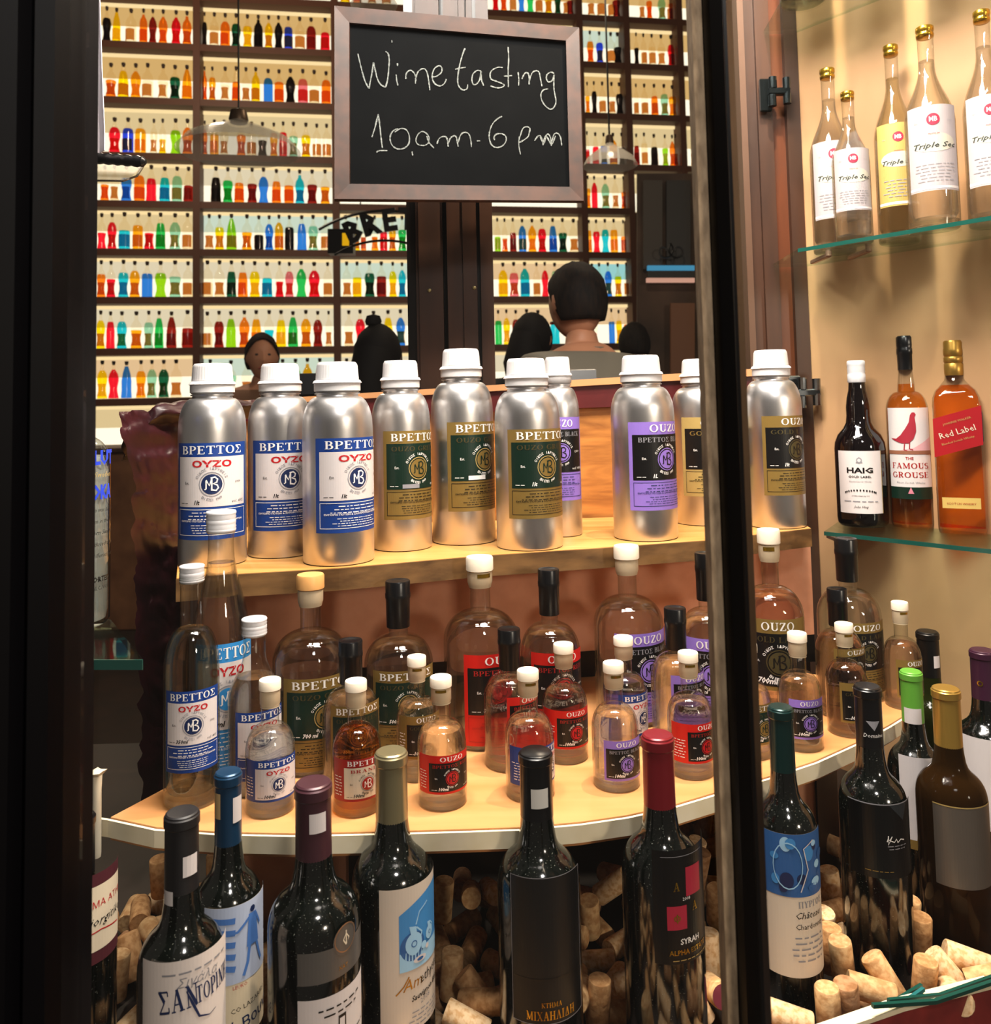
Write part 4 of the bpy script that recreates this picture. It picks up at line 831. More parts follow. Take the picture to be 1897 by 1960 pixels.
# label helper: z above floor for a pixel height on the bottle's front
def zf(o, px, py): return at(px, py, o.location.y - .036).z - FZ
o, r, H = wine(152, 1560, 144, capN('wine_black_cap', '0c0c10'), 'wine bottle with maroon edged label half hidden by the left window post', Y=.80)
def f(S, W, H):
    S.rect(0, 0, W, H, mat('maroon_paper', '4a1e26', .5), 0); S.rect(.003, H * .14, W - .003, H * .86, paperC, 1); S.text('ΚΤΗΜΑ ΑΤΗΙ', W * .6, H * .62, .006, redI); S.text('Agiorgitiko', W * .62, H * .42, .008, black, skew=.4); S.line([(W * .4, H * .34), (W * .6, H * .36), (W * .9, H * .3)], .001, redI)
wl(o, r, zf(o, 200, 1868), 20, r * 2.3, .078, f)
o, r, H = wine(348, 1553, 163, capN('matt_black_cap', '141214', .5, 0), 'wine bottle with cream parchment label and black capsule nearest the glass', cxt=342, cf=.80)
def f(S, W, H):
    S.rect(0, 0, W, H, mat('parchment', 'dfd3cc', .6), 0); S.text('Σιγάλα', W * .52, H * .76, .007, greyI, skew=.3)
    S.serif('ΣΑΝ', W * .36, H * .56, .017, navy, width=.030, rot=.08); S.serif('ΤΟΡΙΝΗ', W * .70, H * .59, .013, navy, width=.034, rot=.08)
    S.line([(W * .42, H * .72, .6), (W * .47, H * .60, 1.4), (W * .53, H * .46, 1.2), (W * .63, H * .42, .6), (W * .70, H * .44, .3)], .0014, navy); S.fine(W * .2, H * .86, W * .85, H * .92, 1, greyI); S.fine(W * .2, H * .1, W * .8, H * .25, 3, greyI)
wl(o, r, zf(o, 350, 1846) - .085, 18, r * 2.6, .085, f); tabl(o, r * .398, H * .845, 30, .0125, .016); tabl(o, r * .40, H * .775, -50, .010, .011)
o, r, H = wine(437, 1476, 128, capN('blue_capsule', '173a58', .3, .4), 'wine bottle with dusty blue capsule and label of a walking blue figure', cxt=423, cf=.79)
sky = mat('print_sky', 'b8c4de', .5); figb = mat('print_figure_blue', '4a78c0', .5)
def f(S, W, H):
    S.rect(0, 0, W, H, mat('paper_ivory', 'e2d2b4', .55), 0); S.rect(0, H * .42, W, H, sky, 1); c = W * .60
    S.disc(c, H * .93, .0027, navy, 3, 'picture'); S.poly([(c - .004, H * .90), (c + .004, H * .90), (c + .007, H * .66), (c - .006, H * .66)], figb, 3)
    S.line([(c - .003, H * .88), (c - .014, H * .80), (c - .02, H * .80)], .0022, figb, 3, 'picture'); S.line([(c + .004, H * .88), (c + .009, H * .78)], .0018, figb, 3, 'picture')
    S.line([(c - .003, H * .68), (c - .005, H * .55), (c - .009, H * .46)], .0028, figb, 3, 'picture'); S.line([(c + .004, H * .68), (c + .008, H * .56), (c + .011, H * .50)], .0026, figb, 3, 'picture')
    for k in range(5): S.line([(c - .045 + k * .002, H * (.92 - .09 * k)), (c - .03, H * (.9 - .085 * k)), (c - .016, H * (.89 - .09 * k))], .005, figb, 2, 'picture')
    S.text('CO LAZARIDI', c - .002, H * .22, .0042, black, rot=.12, width=.036); S.text('κό Βουνό', c, H * .08, .0095, navy, rot=.14, fat=.01); S.text('LEUKO', c - .012, H * .38, .003, redI)
wl(o, r, zf(o, 440, 1748) - .112, 28, r * 2.4, .112, f); tabl(o, r * .398, H * .86, 44, .010, .022); tabl(o, r * .398, H * .875, -52, .008, .022, capN('tan_tag', 'c0a070', .6, 0))
o, r, H = wine(601, 1496, 171, capN('maroon_capsule', '43242c', .35, .2), 'wine bottle with maroon capsule, silver medallion and small white label', cxt=592, cf=.76)
sil = mat('silver_paper', '6e6a66', .35, .5)
def f(S, W, H):
    S.rect(0, H * .52, W, H * .74, sil, 0); S.disc(W * .56, H * .76, .0125, sil, 1, 'label'); S.disc(W * .56, H * .77, .0115, mat('copper_line', 'b08a6a', .3, .7), 2, r0=.0105)
    S.line([(W * .56, H * .72), (W * .52, H * .76), (W * .56, H * .8), (W * .6, H * .76), (W * .56, H * .72), (W * .56, H * .82)], .0012, paperC, 3, 'emblem'); S.text('XAT', W * .52, H * .565, .0035, foil)
    S.rect(0, 0, W, H * .42, paperW, 0); S.rect(W * .45, H * .12, W * .55, H * .26, black, 2, 'lettering'); S.rect(W * .465, H * .14, W * .53, H * .24, paperW, 3, 'lettering'); S.fine(W * .2, H * .27, W * .8, H * .36, 2, black, seed=4); S.fine(W * .2, H * .04, W * .9, H * .11, 2, black, seed=8)
wl(o, r, zf(o, 640, 1815) - .088, 34, r * 1.9, .116, f); tabl(o, r * .396, H * .875, 14, .0145, .0165)
o, r, H = wine(752, 1437, 150, capN('champagne_capsule', '8a8060', .3, .6), 'wine bottle with pale gold capsule and blue still life jug label', cxt=739, cf=.775)
bl1 = mat('art_blue', '3f86c4', .5); bl2 = mat('art_pale_blue', '9cc8e6', .5); bl3 = mat('art_deep_blue', '2a5a96', .5)
def f(S, W, H):
    S.rect(0, 0, W, H, mat('paper_mushroom', 'cdbfb0', .6), 0); a, b = W * .20, W * .78; y0, y1 = H * .42, H * .94
    S.poly([(a, y0), (b, y0)] + [(b - (b - a) * k / 10, y1 - .016 * (k / 10) ** 2) for k in range(11)], bl1, 1); S.rect(a, y0, b, y0 + H * .13, bl2, 2, 'picture')
    def jug(u, v, q, m):
        S.disc(u, v, q, m, 3, 'picture', sy=1.15); S.disc(u, v, q * .35, bl3, 4, 'picture', r0=q * .25); S.poly([(u - q * .35, v + q * .9), (u + q * .35, v + q * .9), (u + q * .25, v + q * 1.7), (u - q * .55, v + q * 1.9)], m, 3); S.line([(u + q * .3, v + q * 1.6), (u + q * 1.0, v + q * .9), (u + q * .8, v + q * .3)], q * .16, m, 3, 'picture')
    S.disc(a + .013, y0 + .02, .0125, bl3, 2, 'picture'); jug(a + .014, y0 + .022, .0085, bl2); jug(a + .033, y0 + .024, .0052, bl2); S.disc(a + .0245, y0 + .017, .0032, bl2, 4, 'picture'); S.disc(a + .029, y0 + .014, .0022, paperW, 4, 'picture')
    S.disc(a + .020, y0 + .007, .007, paperW, 4, 'picture', sy=.4); S.disc(a + .020, y0 + .007, .0035, bl3, 5, 'picture', sy=.4); S.line([(a + .016, y0 + .038), (a + .020, y0 + .048), (a + .030, y0 + .053)], .0012, bl2, 3, 'picture')
    S.text('Am', W * .34, H * .29, .010, foil, skew=.3, rot=.1); S.text('ethystos', W * .62, H * .31, .0095, black, skew=.2, rot=.1, width=.034); S.line([(W * .16, H * .27), (W * .24, H * .32), (W * .30, H * .38)], .0012, foil)
    S.text('Sauvignon Blanc', W * .55, H * .215, .0048, black, skew=.3, rot=.1, fat=.02, width=.04); S.text('2008', W * .5, H * .165, .0045, greyI, rot=.1); S.fine(W * .25, H * .02, W * .8, H * .14, 4, greyI, seed=6)
wl(o, r, zf(o, 765, 1702) - .125, 47, r * 2.3, .125, f)
o, r, H = wine(1031, 1437, 153, capB, 'wine bottle with black capsule, square white tag and dark charcoal label', cxt=1014, cf=.805)
char = mat('charcoal_paper', '090b0d', .42)
def f(S, W, H):
    S.rect(0, 0, W, H, char, 0); S.rect(0, H * .295, W, H * .31, black, 1); S.border(0, 0, W, H, .0006, greyI, 1); S.serif('ΚΤΗΜΑ', W * .5, H * .115, .0042, foil); S.serif('ΜΙΧΑΗΛΙΔΗ', W * .5, H * .03, .0075, foil, width=.046)
wl(o, r, zf(o, 1030, 1958), 14, r * 1.9, .125, f); tabl(o, r * .396, H * .845, 12, .0165, .0175, mat('grey_tag', 'c4c2bc', .5))
o, r, H = wine(1268, 1405, 150, capN('crimson_capsule', '7a1a22', .3, .3), 'wine bottle with crimson capsule and red squares on the label', cxt=1248, cf=.765, Y=.812)
rs = mat('label_carmine', 'a8203a', .45)
def f(S, W, H):
    S.rect(0, 0, W, H, mat('label_black', '050506', .35), 0); q = .0185
    S.rect(W * .16, H * .30, W * .16 + q, H * .30 + q * 1.1, rs, 1, 'square'); S.rect(W * .16 + q * 1.0, H * .58, W * .16 + q * 2, H * .58 + q * 1.35, rs, 1, 'square')
    S.serif('A', W * .16 + q * .5, H * .64, .0075, foil); S.serif('Φ', W * .16 + q * .5, H * .36, .0075, foil); S.serif('A', W * .16 + q * 1.5, H * .44, .008, foil); S.text('2008', W * .16 + q, H * .55, .003, white)
    S.text('SYRAH', W * .45, H * .17, .005, white, fat=.02); S.text('ALPHA ESTATE', W * .45, H * .08, .0045, foil, fat=.02); S.fine(W * .2, H * .02, W * .8, H * .05, 1, goldL); S.rect(W * .1, H * .94, W * .7, H * .945, greyI, 1)
wl(o, r, zf(o, 1300, 1845), 44, r * 2.0, .098, f)
o, r, H = wine(1508, 1352, 120, capN('teal_capsule', '12302e', .25, .4), 'wine bottle with dark teal capsule and blue picture label', cxt=1487, cf=.80, Y=.878)
def f(S, W, H):
    S.rect(0, 0, W, H, mat('paper_beige', 'd8c8b4', .6), 0); S.rect(0, H * .56, W, H, bl3, 1, 'picture'); q = random.Random(5)
    for k in range(16): S.disc(W * q.uniform(.15, .95), H * q.uniform(.60, .95), q.uniform(.003, .0065), [bl1, bl2, bl3, navy][k % 4], 2 + k % 3, 'picture', sy=q.uniform(.6, 1.3))
    S.disc(W * .34, H * .78, .014, bl2, 5, 'picture', r0=.0132, sy=1.6); S.line([(W * .5, H * .6), (W * .62, H * .75), (W * .56, H * .9), (W * .72, H * .95)], .001, paperW, 6, 'picture')
    S.serif('ΠΥΡΓΟΣ', W * .68, H * .485, .006, greyI, width=.03); S.text('Château', W * .62, H * .41, .0065, black, skew=.3); S.text('Chardonnay', W * .66, H * .335, .0055, black, width=.034); S.fine(W * .35, H * .1, W * .95, H * .30, 5, greyI, seed=9)
wl(o, r, zf(o, 1520, 1880), 22, r * 2.2, .135, f)
o, r, H = wine(1800, 1207, 110, capN('black_capsule_plain', '0c0b0a'), 'olive glass wine bottle with black capsule at the back by the wall', cxt=1804, glass=wineg, cf=.80); tabl(o, r * .398, H * .845, 45, .010, .016)
o, r, H = wine(1764, 1283, 108, capN('lime_capsule', '5c9c36', .4, .1), 'wine bottle with bright green capsule behind the gold capped one', cxt=1769, cf=.80, Y=1.03)
wl(o, r, .10, 20, r * 1.9, .105, lambda S, W, H: (S.rect(0, 0, W, H, paperW, 0), S.rect(0, 0, W, H * .1, gold, 1))); tabl(o, r * .398, H * .80, 0, .02, .018)
o, r, H = wine(1678, 1312, 132, capB, 'wine bottle with black capsule bearing a grey triangle and dark script label', cxt=1657, cf=.80, Y=.93)
def f(S, W, H):
    S.rect(0, 0, W, H, mat('label_ink', '050607', .3), 0); S.rect(0, H * .985, W, H, greyI, 1); S.poly([(W * .55, H * .98), (W * .85, H * .98), (W * .76, H * .76)], mat('slate_print', '23282c', .4), 1)
    S.line([(W * .5, H * .5), (W * .52, H * .58), (W * .515, H * .46), (W * .57, H * .57), (W * .53, H * .52), (W * .6, H * .49), (W * .63, H * .53), (W * .65, H * .48), (W * .7, H * .52), (W * .76, H * .50)], .001, white); S.fine(W * .5, H * .38, W * .8, H * .46, 2, greyI); S.fine(W * .2, H * .08, W * .6, H * .12, 1, gold)
wl(o, r, zf(o, 1680, 1685), 20, r * 2.2, .075, f)
S = Sheet(); S.poly([(.002, .02), (.016, .02), (.010, .010)], greyI, 1, 'capsule_print'); S.text('Domaine', .009, .003, .0042, white, part='capsule_print', skew=.2, layer=1); S.emit(o, cylmap(r * .396, .018, .3, H * .83))
o, r, H = wine(1830, 1316, 138, capN('gold_capsule', 'a8863e', .3, .6), 'brown glass wine bottle with gold capsule and frosted grey label', cxt=1800, glass=wineb, cf=.79)
wl(o, r, zf(o, 1840, 1705), 24, r * 1.9, .085, lambda S, W, H: (S.rect(0, 0, W, H, mat('frosted_label', '5e564e', .35, .3), 0), S.rect(0, H * .985, W, H, goldL, 1)))
o, r, H = wine(1905, 1243, 126, capN('purple_capsule', '3a1a2e', .35, .2), 'wine bottle with purple capsule at the edge near the beige wall', cxt=1886, cf=.80)
wl(o, r, .09, -10, r * 2.2, .11, lambda S, W, H: S.rect(0, 0, W, H, paperW, 0)); S = Sheet(); S.disc(.004, .004, .0035, foil, 1, 'capsule_print', r0=.002); S.emit(o, cylmap(r * .396, .008, -.3, H * .855))
# ------------------------------------------------------------------ glass shelves and their bottles
def gshelf(pts, z, th, lb, bracket=None):
    o = thing('glass_shelf', (0, 0, 0), label=lb, cat='shelf')
    V, Fc = slab(pts, z - th, z); obj('glass_plate', V, Fc, liquid('shelf_glass', 'eef8f4', 1.3, .85), o, smooth=False)
    a, b = Vector(pts[0] + (0,)), Vector(pts[1] + (0,)); t = (b - a).normalized(); n = Vector((t.y, -t.x, 0)); n = n if n.y < 0 else -n
    P = [a + n * .0002, b + n * .0002, b + n * .0016, a + n * .0016]; V, Fc = slab([(p.x, p.y) for p in P], z - th, z); obj('green_edge', V, Fc, glasse, o, smooth=False, label='blue-green polished front edge'); return o
TZ = .232; e0 = at(1528, 478, 1); YE0 = TZ / e0.z; q0 = onz(1528, 476, TZ); q1 = onz(1905, 412, TZ)
bk0 = Vector((q0.x + .03, 1.47)); wdir = d0
def wallpt(Y): k = (Y - p0.y) / d0.y; return (p0.x + d0.x * k - .001, Y)
gs1 = gshelf([(q0.x, q0.y), (q1.x, q1.y), wallpt(q1.y + .04), wallpt(1.465), (q0.x + .01, 1.47)], TZ, .006, 'upper glass shelf under the gold capped bottles')
LZ = -.211; r0 = onz(1578, 1017, LZ); r1 = onz(1905, 1052, LZ)
gs2 = gshelf([(r0.x, r0.y), (r1.x, r1.y), wallpt(r1.y + .06), wallpt(1.43)], LZ, .006, 'lower glass shelf carrying the three whisky bottles')
def bracket(px, py, Y, par):
    c = at(px, py, Y); V, Fc = join(bbox(c.x - .004, c.y - .02, c.z - .008, c.x + .004, c.y + .05, c.z - .001, .001), tube([c + Vector((0, -.02, -.006)), c + Vector((0, -.02, .004))], .005, 12)); obj('bracket', V, Fc, mat('clip_copper', 'b08a76', .3, .7), par, smooth=False)
bracket(1577, 487, 1.37, gs1); bracket(1652, 478, 1.33, gs1); bracket(1610, 1030, 1.34, gs2)
GS = 'gold capped bottles on the upper glass shelf'
def liqueur(cx, top, w, Y, lb, kind='screw_gold', yellow=False, lab=(.17, .58), phi=8, cxt=None):
    Y_, X, r = solve(cx, 440, w, TZ, Y); z = at(cxt or cx, top, Y).z; H = z - TZ
    o = thing('liqueur_bottle', (X, Y, TZ + .0002), -math.atan2(X, Y) + math.radians(phi), lb, 'bottle', GS); glass_bottle(o, kind, r, H, pale if yellow else water, .83 if kind == 'screw_gold' else .72)
    W = 2.2 * r; h = H * (lab[1] - lab[0]); S = Sheet(); pm = mat('label_straw', 'a89050', .5) if yellow else mat('label_lilac_white', 'a49c9e', .5)
    S.rect(0, 0, W, h, pm, 0); S.disc(W * .5, h * .56, W * .40, mat('label_ivory', 'b4b0a2', .5), 1, 'label', sy=.46); S.rect(0, h * .02, W, h * .05, paperW, 1)
    S.disc(W * .5, h * .83, W * .115, rs, 2); S.text('MB', W * .5, h * .805, W * .10, paperW, part='emblem', layer=3, fat=.02, width=W * .15)
    S.text('Triple Sec', W * .5, h * .50, W * .105, mat('print_slate', '2c3230', .5), width=W * .8, skew=.3, fat=.02); S.text('PREMIUM', W * .5, h * .65, W * .035, rs); S.text('Est.', W * .2, h * .80, W * .04, greyI); S.text('1909', W * .8, h * .80, W * .04, greyI)
    S.fine(W * .12, h * .10, W * .9, h * .33, 6, greyI, seed=3); S.emit(o, cylmap(r, W, 0, H * lab[0]))
liqueur(1597, 133, 84, 1.37, 'tall gold capped clear bottle at the jamb end of the upper glass shelf', cxt=1592)
liqueur(1634, 177, 76, 1.29, 'shortest gold capped clear bottle, in front on the upper glass shelf', kind='screw_gold', cxt=1622, lab=(.20, .60))
liqueur(1722, 88, 84, 1.29, 'gold capped bottle with a straw yellow label', yellow=True, cxt=1719)
liqueur(1790, 53, 102, 1.19, 'largest gold capped clear bottle with white label beside the yellow labelled one', cxt=1771)
liqueur(1902, 22, 98, 1.17, 'gold capped clear bottle cut off at the picture edge', cxt=1888)
gs3 = gshelf([(q0.x, q0.y), (q1.x, q1.y), wallpt(q1.y + .04), wallpt(1.465), (q0.x + .01, 1.47)], .655, .006, 'topmost glass shelf just above the gold capped bottles')
for i_, (x_, y_) in enumerate(((.525, 1.36), (.575, 1.275), (.625, 1.19), (.675, 1.105))):
    r = .037; o = thing('liqueur_bottle', (x_, y_, .6552), -math.atan2(x_, y_), ['first', 'second', 'third', 'fourth'][i_] + ' clear bottle from the jamb on the topmost glass shelf', 'bottle', 'bottles on the topmost glass shelf'); glass_bottle(o, 'screw_gold', r, .30, water, .83)
WG = 'whisky bottles on the lower glass shelf'
def whisky(cx, top, base, w, lb):
    Y, X, r = solve(cx, base, w, LZ); H = at(cx - 3, top, Y).z - LZ; return thing('whisky_bottle', (X, Y, LZ + .0002), -math.atan2(X, Y), lb, 'bottle', WG), r, H
o, r, H = whisky(1653, 690, 1012, 99, 'black glass whisky bottle with white cap and white label')
P = [(r * .9, 0), (r * .98, .02 * H), (r, .05 * H), (r, .46 * H), (r * .97, .50 * H), (r * .85, .545 * H), (r * .62, .585 * H), (r * .50, .62 * H), (r * .47, .66 * H), (r * .47, .72 * H), (r * .43, .77 * H), (r * .35, .82 * H), (r * .33, .86 * H), (r * .33, .93 * H)]
V, Fc = lathe(P, 48); obj('glass', V, Fc, mat('black_glass', '080405', .06, spec=.7, coat=.3), o, sharp=60)
V, Fc = lathe([(r * .345, .865 * H), (r * .36, .87 * H), (r * .36, .915 * H), (r * .335, .92 * H), (r * .36, .93 * H), (r * .345, .94 * H), (r * .36, .95 * H), (r * .345, .96 * H), (r * .36, .97 * H), (r * .355, .995 * H), (r * .3, H), (0, H)], 36); obj('screw_cap', V, Fc, capM, o, sharp=60)
W = r * 1.85; h = H * .37; S = Sheet(); S.rect(0, 0, W, h, paperW, 0); c = W / 2
S.disc(c, h * .85, .0042, greyI, 2, sy=1.1); S.disc(c, h * .85, .0025, paperW, 3); S.poly([(c - .005, h * .81), (c + .005, h * .81), (c, h * .91)], greyI, 2, 'emblem'); S.text('HAIG', c, h * .65, .0085, black, width=W * .56, fat=.03); S.text('GOLD LABEL', c, h * .57, .0035, black, width=W * .48, fat=.02); S.text('Blended Scotch Whisky', c, h * .50, .0026, greyI, width=W * .46, skew=.2)
for k in range(13): a = -1.1 + 2.2 * k / 12; S.disc(c + math.sin(a) * W * .36, h * .30 + math.cos(a) * .007, .0013, black, 2, 'lettering', n=6, sy=1.4)
S.text('JOHN HAIG & CO', c, h * .27, .0022, black, width=W * .36); S.fine(W * .12, h * .17, W * .88, h * .23, 1, greyI); S.text('John Haig', c, h * .09, .0038, black, skew=.4); S.rect(W * .985, 0, W, h, goldL, 1); S.emit(o, cylmap(r, W, -.05, H * .085))
o, r, H = whisky(1750, 643, 1013, 88, 'whisky bottle with black cap and red bird on its white label')
P = [(r * .92, 0), (r, .02 * H), (r, .60 * H)] + dome(r, r * .44, .60 * H, .705 * H) + [(r * .42, .74 * H), (r * .36, .80 * H), (r * .36, .84 * H)]
V, Fc = lathe(P, 48); obj('glass', V, Fc, clear, o, sharp=60); V, Fc = lathe([(r * .92, .02 * H), (r * .94, .60 * H)] + [(a * .93, z) for a, z in dome(r, r * .44, .60 * H, .705 * H)] + [(r * .38, .745 * H)], 48); obj('liquid', V, Fc, liquid('whisky', 'fccc84', 1.3, .75), o, sharp=60)
V, Fc = lathe([(r * .37, .82 * H), (r * .38, .90 * H), (r * .40, .905 * H), (r * .40, .93 * H), (r * .375, .935 * H), (r * .39, .95 * H), (r * .39, .99 * H), (r * .33, H), (0, H)], 36); obj('screw_cap', V, Fc, capB, o, sharp=50)
W = r * 2.1; h = H * .47; S = Sheet(); S.rect(0, 0, W, h, paperW, 0); S.rect(0, 0, W, h * .13, dgreen, 1); hb = mat('heather', 'c87a8c', .5); S.poly([(0, h * .50), (W * .3, h * .53), (W * .6, h * .56), (W, h * .68), (W, h * .50)], mat('heather_pale', 'd8a4a8', .5), 1, 'picture'); S.rect(0, h * .49, W, h * .53, mat('moor', '8c5a44', .5), 2, 'picture')
b = lambda x, y: (W * x, h * y)
S.poly([b(.10, .665), b(.24, .66), b(.34, .70), b(.44, .77), b(.52, .84), b(.55, .92), b(.59, .95), b(.64, .95), b(.67, .925), b(.64, .90), b(.66, .82), b(.66, .74), b(.60, .66), b(.50, .61), b(.36, .61), b(.24, .63)], mat('grouse_red', '9c2434', .5), 3)
S.line([b(.42, .62), b(.40, .54), b(.46, .53)], .0016, mat('grouse_red', '9c2434'), 3, 'picture'); S.line([b(.52, .62), b(.51, .55), b(.58, .54)], .0016, mat('grouse_red', '9c2434'), 3, 'picture')
S.text('THE', W * .5, h * .43, .0045, darkred, fat=.02); S.serif('FAMOUS', W * .5, h * .335, .0085, darkred, width=W * .8); S.serif('GROUSE', W * .5, h * .235, .0085, darkred, width=W * .8); S.text('Finest Scotch Whisky', W * .5, h * .17, .003, greyI, skew=.2, width=W * .6); S.poly([b(.44, .06), b(.5, .13), b(.56, .06)], hb, 3, 'emblem'); S.emit(o, cylmap(r, W, -.05, H * .15))
Y, X, r = solve(1843, 1024, 96, LZ); H = at(1832, 652, Y).z - LZ; hw = r * .96
o = thing('whisky_bottle', (X, Y, LZ + .0002), -math.atan2(X, Y) + .02, 'square amber whisky bottle with gold cap and slanting red label', 'bottle', WG)
def sqloft(levels, n=6):
    V = []; m = 4 * n
    for (hw_, cr_, z) in levels:
        for q in range(4):
            for i in range(n):
                a = PI / 2 * q + PI / 2 * i / (n - 1); cx_, cy_ = [(1, 1), (-1, 1), (-1, -1), (1, -1)][q]
                V.append((cx_ * (hw_ - cr_) + cr_ * math.cos(a), cy_ * (hw_ - cr_) + cr_ * math.sin(a), z))
    Fc = [(k * m + i, k * m + (i + 1) % m, (k + 1) * m + (i + 1) % m, (k + 1) * m + i) for k in range(len(levels) - 1) for i in range(m)] + [tuple(reversed(range(m))), tuple(range((len(levels) - 1) * m, len(levels) * m))]
    return V, Fc
lv = [(hw * .95, hw * .2, 0), (hw, hw * .22, .02 * H), (hw, hw * .22, .66 * H), (hw * .97, hw * .3, .70 * H), (hw * .86, hw * .45, .735 * H), (hw * .62, hw * .5, .765 * H), (hw * .44, hw * .44, .79 * H), (hw * .38, hw * .38, .82 * H), (hw * .37, hw * .37, .86 * H)]
V, Fc = sqloft(lv); obj('glass', V, Fc, clear, o, sharp=50); V, Fc = sqloft([(a * .93, min(a * .93, c_ * .93), max(z, .03 * H)) for a, c_, z in lv[:6]]); obj('liquid', V, Fc, liquid('whisky_dark', 'ffc064', 1.3, .78), o, sharp=50)
V, Fc = lathe([(hw * .40, .815 * H), (hw * .42, .83 * H), (hw * .42, .875 * H), (hw * .38, .88 * H), (hw * .42, .89 * H), (hw * .42, .91 * H), (hw * .38, .915 * H), (hw * .42, .925 * H), (hw * .42, .955 * H), (hw * .40, .96 * H), (hw * .41, .99 * H), (hw * .36, H), (0, H)], 36); obj('screw_cap', V, Fc, mat('satin_gold_cap', 'a8823c', .35, .8), o, sharp=50)
S = Sheet(); tl = .30; w_ = hw * 2
def sk(u, v): return (u, v + tl * u)
P = [sk(0, 0), sk(w_, 0), sk(w_, H * .20), sk(0, H * .20)]; S.poly(P, mat('slant_red', '98141c', .4), 0, 'label'); S.text('Red Label', w_ * .5, H * .085 + tl * w_ * .5, .0095, paperC, rot=math.atan(tl), width=w_ * .78); S.text('JOHNNIE WALKER', w_ * .5, H * .15 + tl * w_ * .5, .0032, goldL, rot=math.atan(tl), width=w_ * .6); S.text('Blended Scotch Whisky', w_ * .5, H * .05 + tl * w_ * .5, .0032, goldL, rot=math.atan(tl), width=w_ * .7)
S.emit(o, lambda u, v, l: (u - hw, -hw - .0004 - .0003 * l, v + H * .39)); S = Sheet(); S.rect(0, 0, w_ * .78, H * .055, mat('label_mustard', 'c8a85c', .5), 0, 'lower_label'); S.text('SCOTCH WHISKY', w_ * .39, H * .02, .003, darkred, part='lower_label', width=w_ * .6); S.emit(o, lambda u, v, l: (u - hw * .78, -hw - .0004 - .0003 * l, v + H * .13))
V, Fc = quadbox((hw + .0004, -hw * .8, H * .47), (hw + .0004, hw * .8, H * .50), (hw + .0004, hw * .8, H * .66), (hw + .0004, -hw * .8, H * .62), (.0005, 0, 0)); obj('side_label', V, Fc, navy, o, smooth=False)
# left glass shelf with vodka bottle
VZ = -.228; pl = [onz(30, 1262, VZ), onz(274, 1262, VZ), onz(212, 1186, VZ), onz(60, 1170, VZ)]
gshelf([(p.x, p.y) for p in pl], VZ, .009, 'thick glass shelf corner at the left window post')
Y, X, r = solve(136, 1214, 150, VZ); H = .27; o = thing('vodka_bottle', (X, Y, VZ + .0002), -math.atan2(X, Y) + .35, 'clear vodka bottle with big blue lettering behind the left window post', 'bottle')
P = [(r * .9, 0), (r, .02 * H), (r, .62 * H)] + dome(r, r * .36, .62 * H, .74 * H) + [(r * .34, .80 * H), (r * .34, .86 * H)]
V, Fc = lathe(P, 56); obj('glass', V, Fc, clear, o, sharp=60); V, Fc = lathe([(r * .88, .02 * H), (r * .93, .05 * H), (r * .93, .60 * H), (r * .8, .66 * H)], 56); obj('liquid', V, Fc, hazy('vodka_body', 'c4ccc8', .38), o, sharp=60); V, Fc = lathe([(r * .37, .85 * H), (r * .38, .99 * H), (r * .34, H), (0, H)], 32); obj('screw_cap', V, Fc, mat('vodka_cap', '2a4a9a', .3), o)  # pale haze in the liquid stands in for brightness seen through it
S = Sheet(); vb = mat('vodka_blue', '2440c8', .4); W = r * 2.2; h = .14; S.text('ABSOLUT', W / 2, h * .86, .0145, vb, width=W * .95, fat=.05, part='lettering'); S.text('Country of Sweden', W / 2, h * .76, .006, goldL, skew=.3); S.text('VODKA', W * .62, h * .60, .0145, vb, fat=.05, width=W * .6)
for i, t in enumerate(('This superb vodka was distilled', 'from grain grown in the rich', 'fields of southern Sweden.', 'It has been produced at the', 'famous old distilleries near')): S.text(t, W * .55, h * (.50 - .085 * i), .0048, black, skew=.35, width=W * .86)
S.text('IMPORTED', W * .66, -h * .02, .0055, black, fat=.03); S.text('40% ALC./VOL.', W * .66, -h * .08, .004, black); S.emit(o, cylmap(r, W, 0, .05))
# small rolled paper and things at the left edge
rp = thing('rolled_paper', at(184, 1600, .86), 0, 'thin rolled cream paper standing beside the left window post', 'paper roll'); V, Fc = lathe([(.0045, -.004), (.005, .0), (.0048, .06), (.0055, .075)], 14); obj('roll', V, Fc, paperC, rp); V, Fc = lathe([(.0006, .07), (.008, .079), (.0005, .081)], 9, lambda k, a: 1 + .3 * math.sin(4 * a)); obj('frayed_end', V, Fc, paperC, rp)
rp.location.z = SZ - .03
# ------------------------------------------------------------------ left upper bracket shelf: black roll, white cloth
bs = thing('wall_shelf_bracket', (0, 0, 0), label='black cushioned bar with clear tray at the left post', cat='bracket')
a, b = at(150, 300, 1.0), at(279, 310, 1.0); V, Fc = tube([a + (b - a) * (k / 24) for k in range(25)], [(.0068 + .0007 * math.sin(k * 1.9)) if k < 24 else .003 for k in range(25)], 14); obj('padded_bar', V, Fc, mat('black_padding', '0c0c0e', .3), bs)
V, Fc = quadbox(at(150, 342, 1.0), at(246, 344, 1.0), at(276, 316, 1.03), at(150, 308, 1.03), (0, 0, .0015)); obj('clear_tray', V, Fc, hazy('tray_glass', 'b0a898', .35), bs, smooth=False)
V, Fc = tube([at(150, 345, 1.0), at(236, 346, 1.0), at(262, 337, 1.01), at(274, 318, 1.02)], .0014, 8); obj('tray_rim', V, Fc, mat('tray_rim_metal', '6c6456', .3, .8), bs)
hc = thing('hanging_cloth', (0, 0, 0), label='narrow white cloth hanging beside the left window post', cat='cloth')
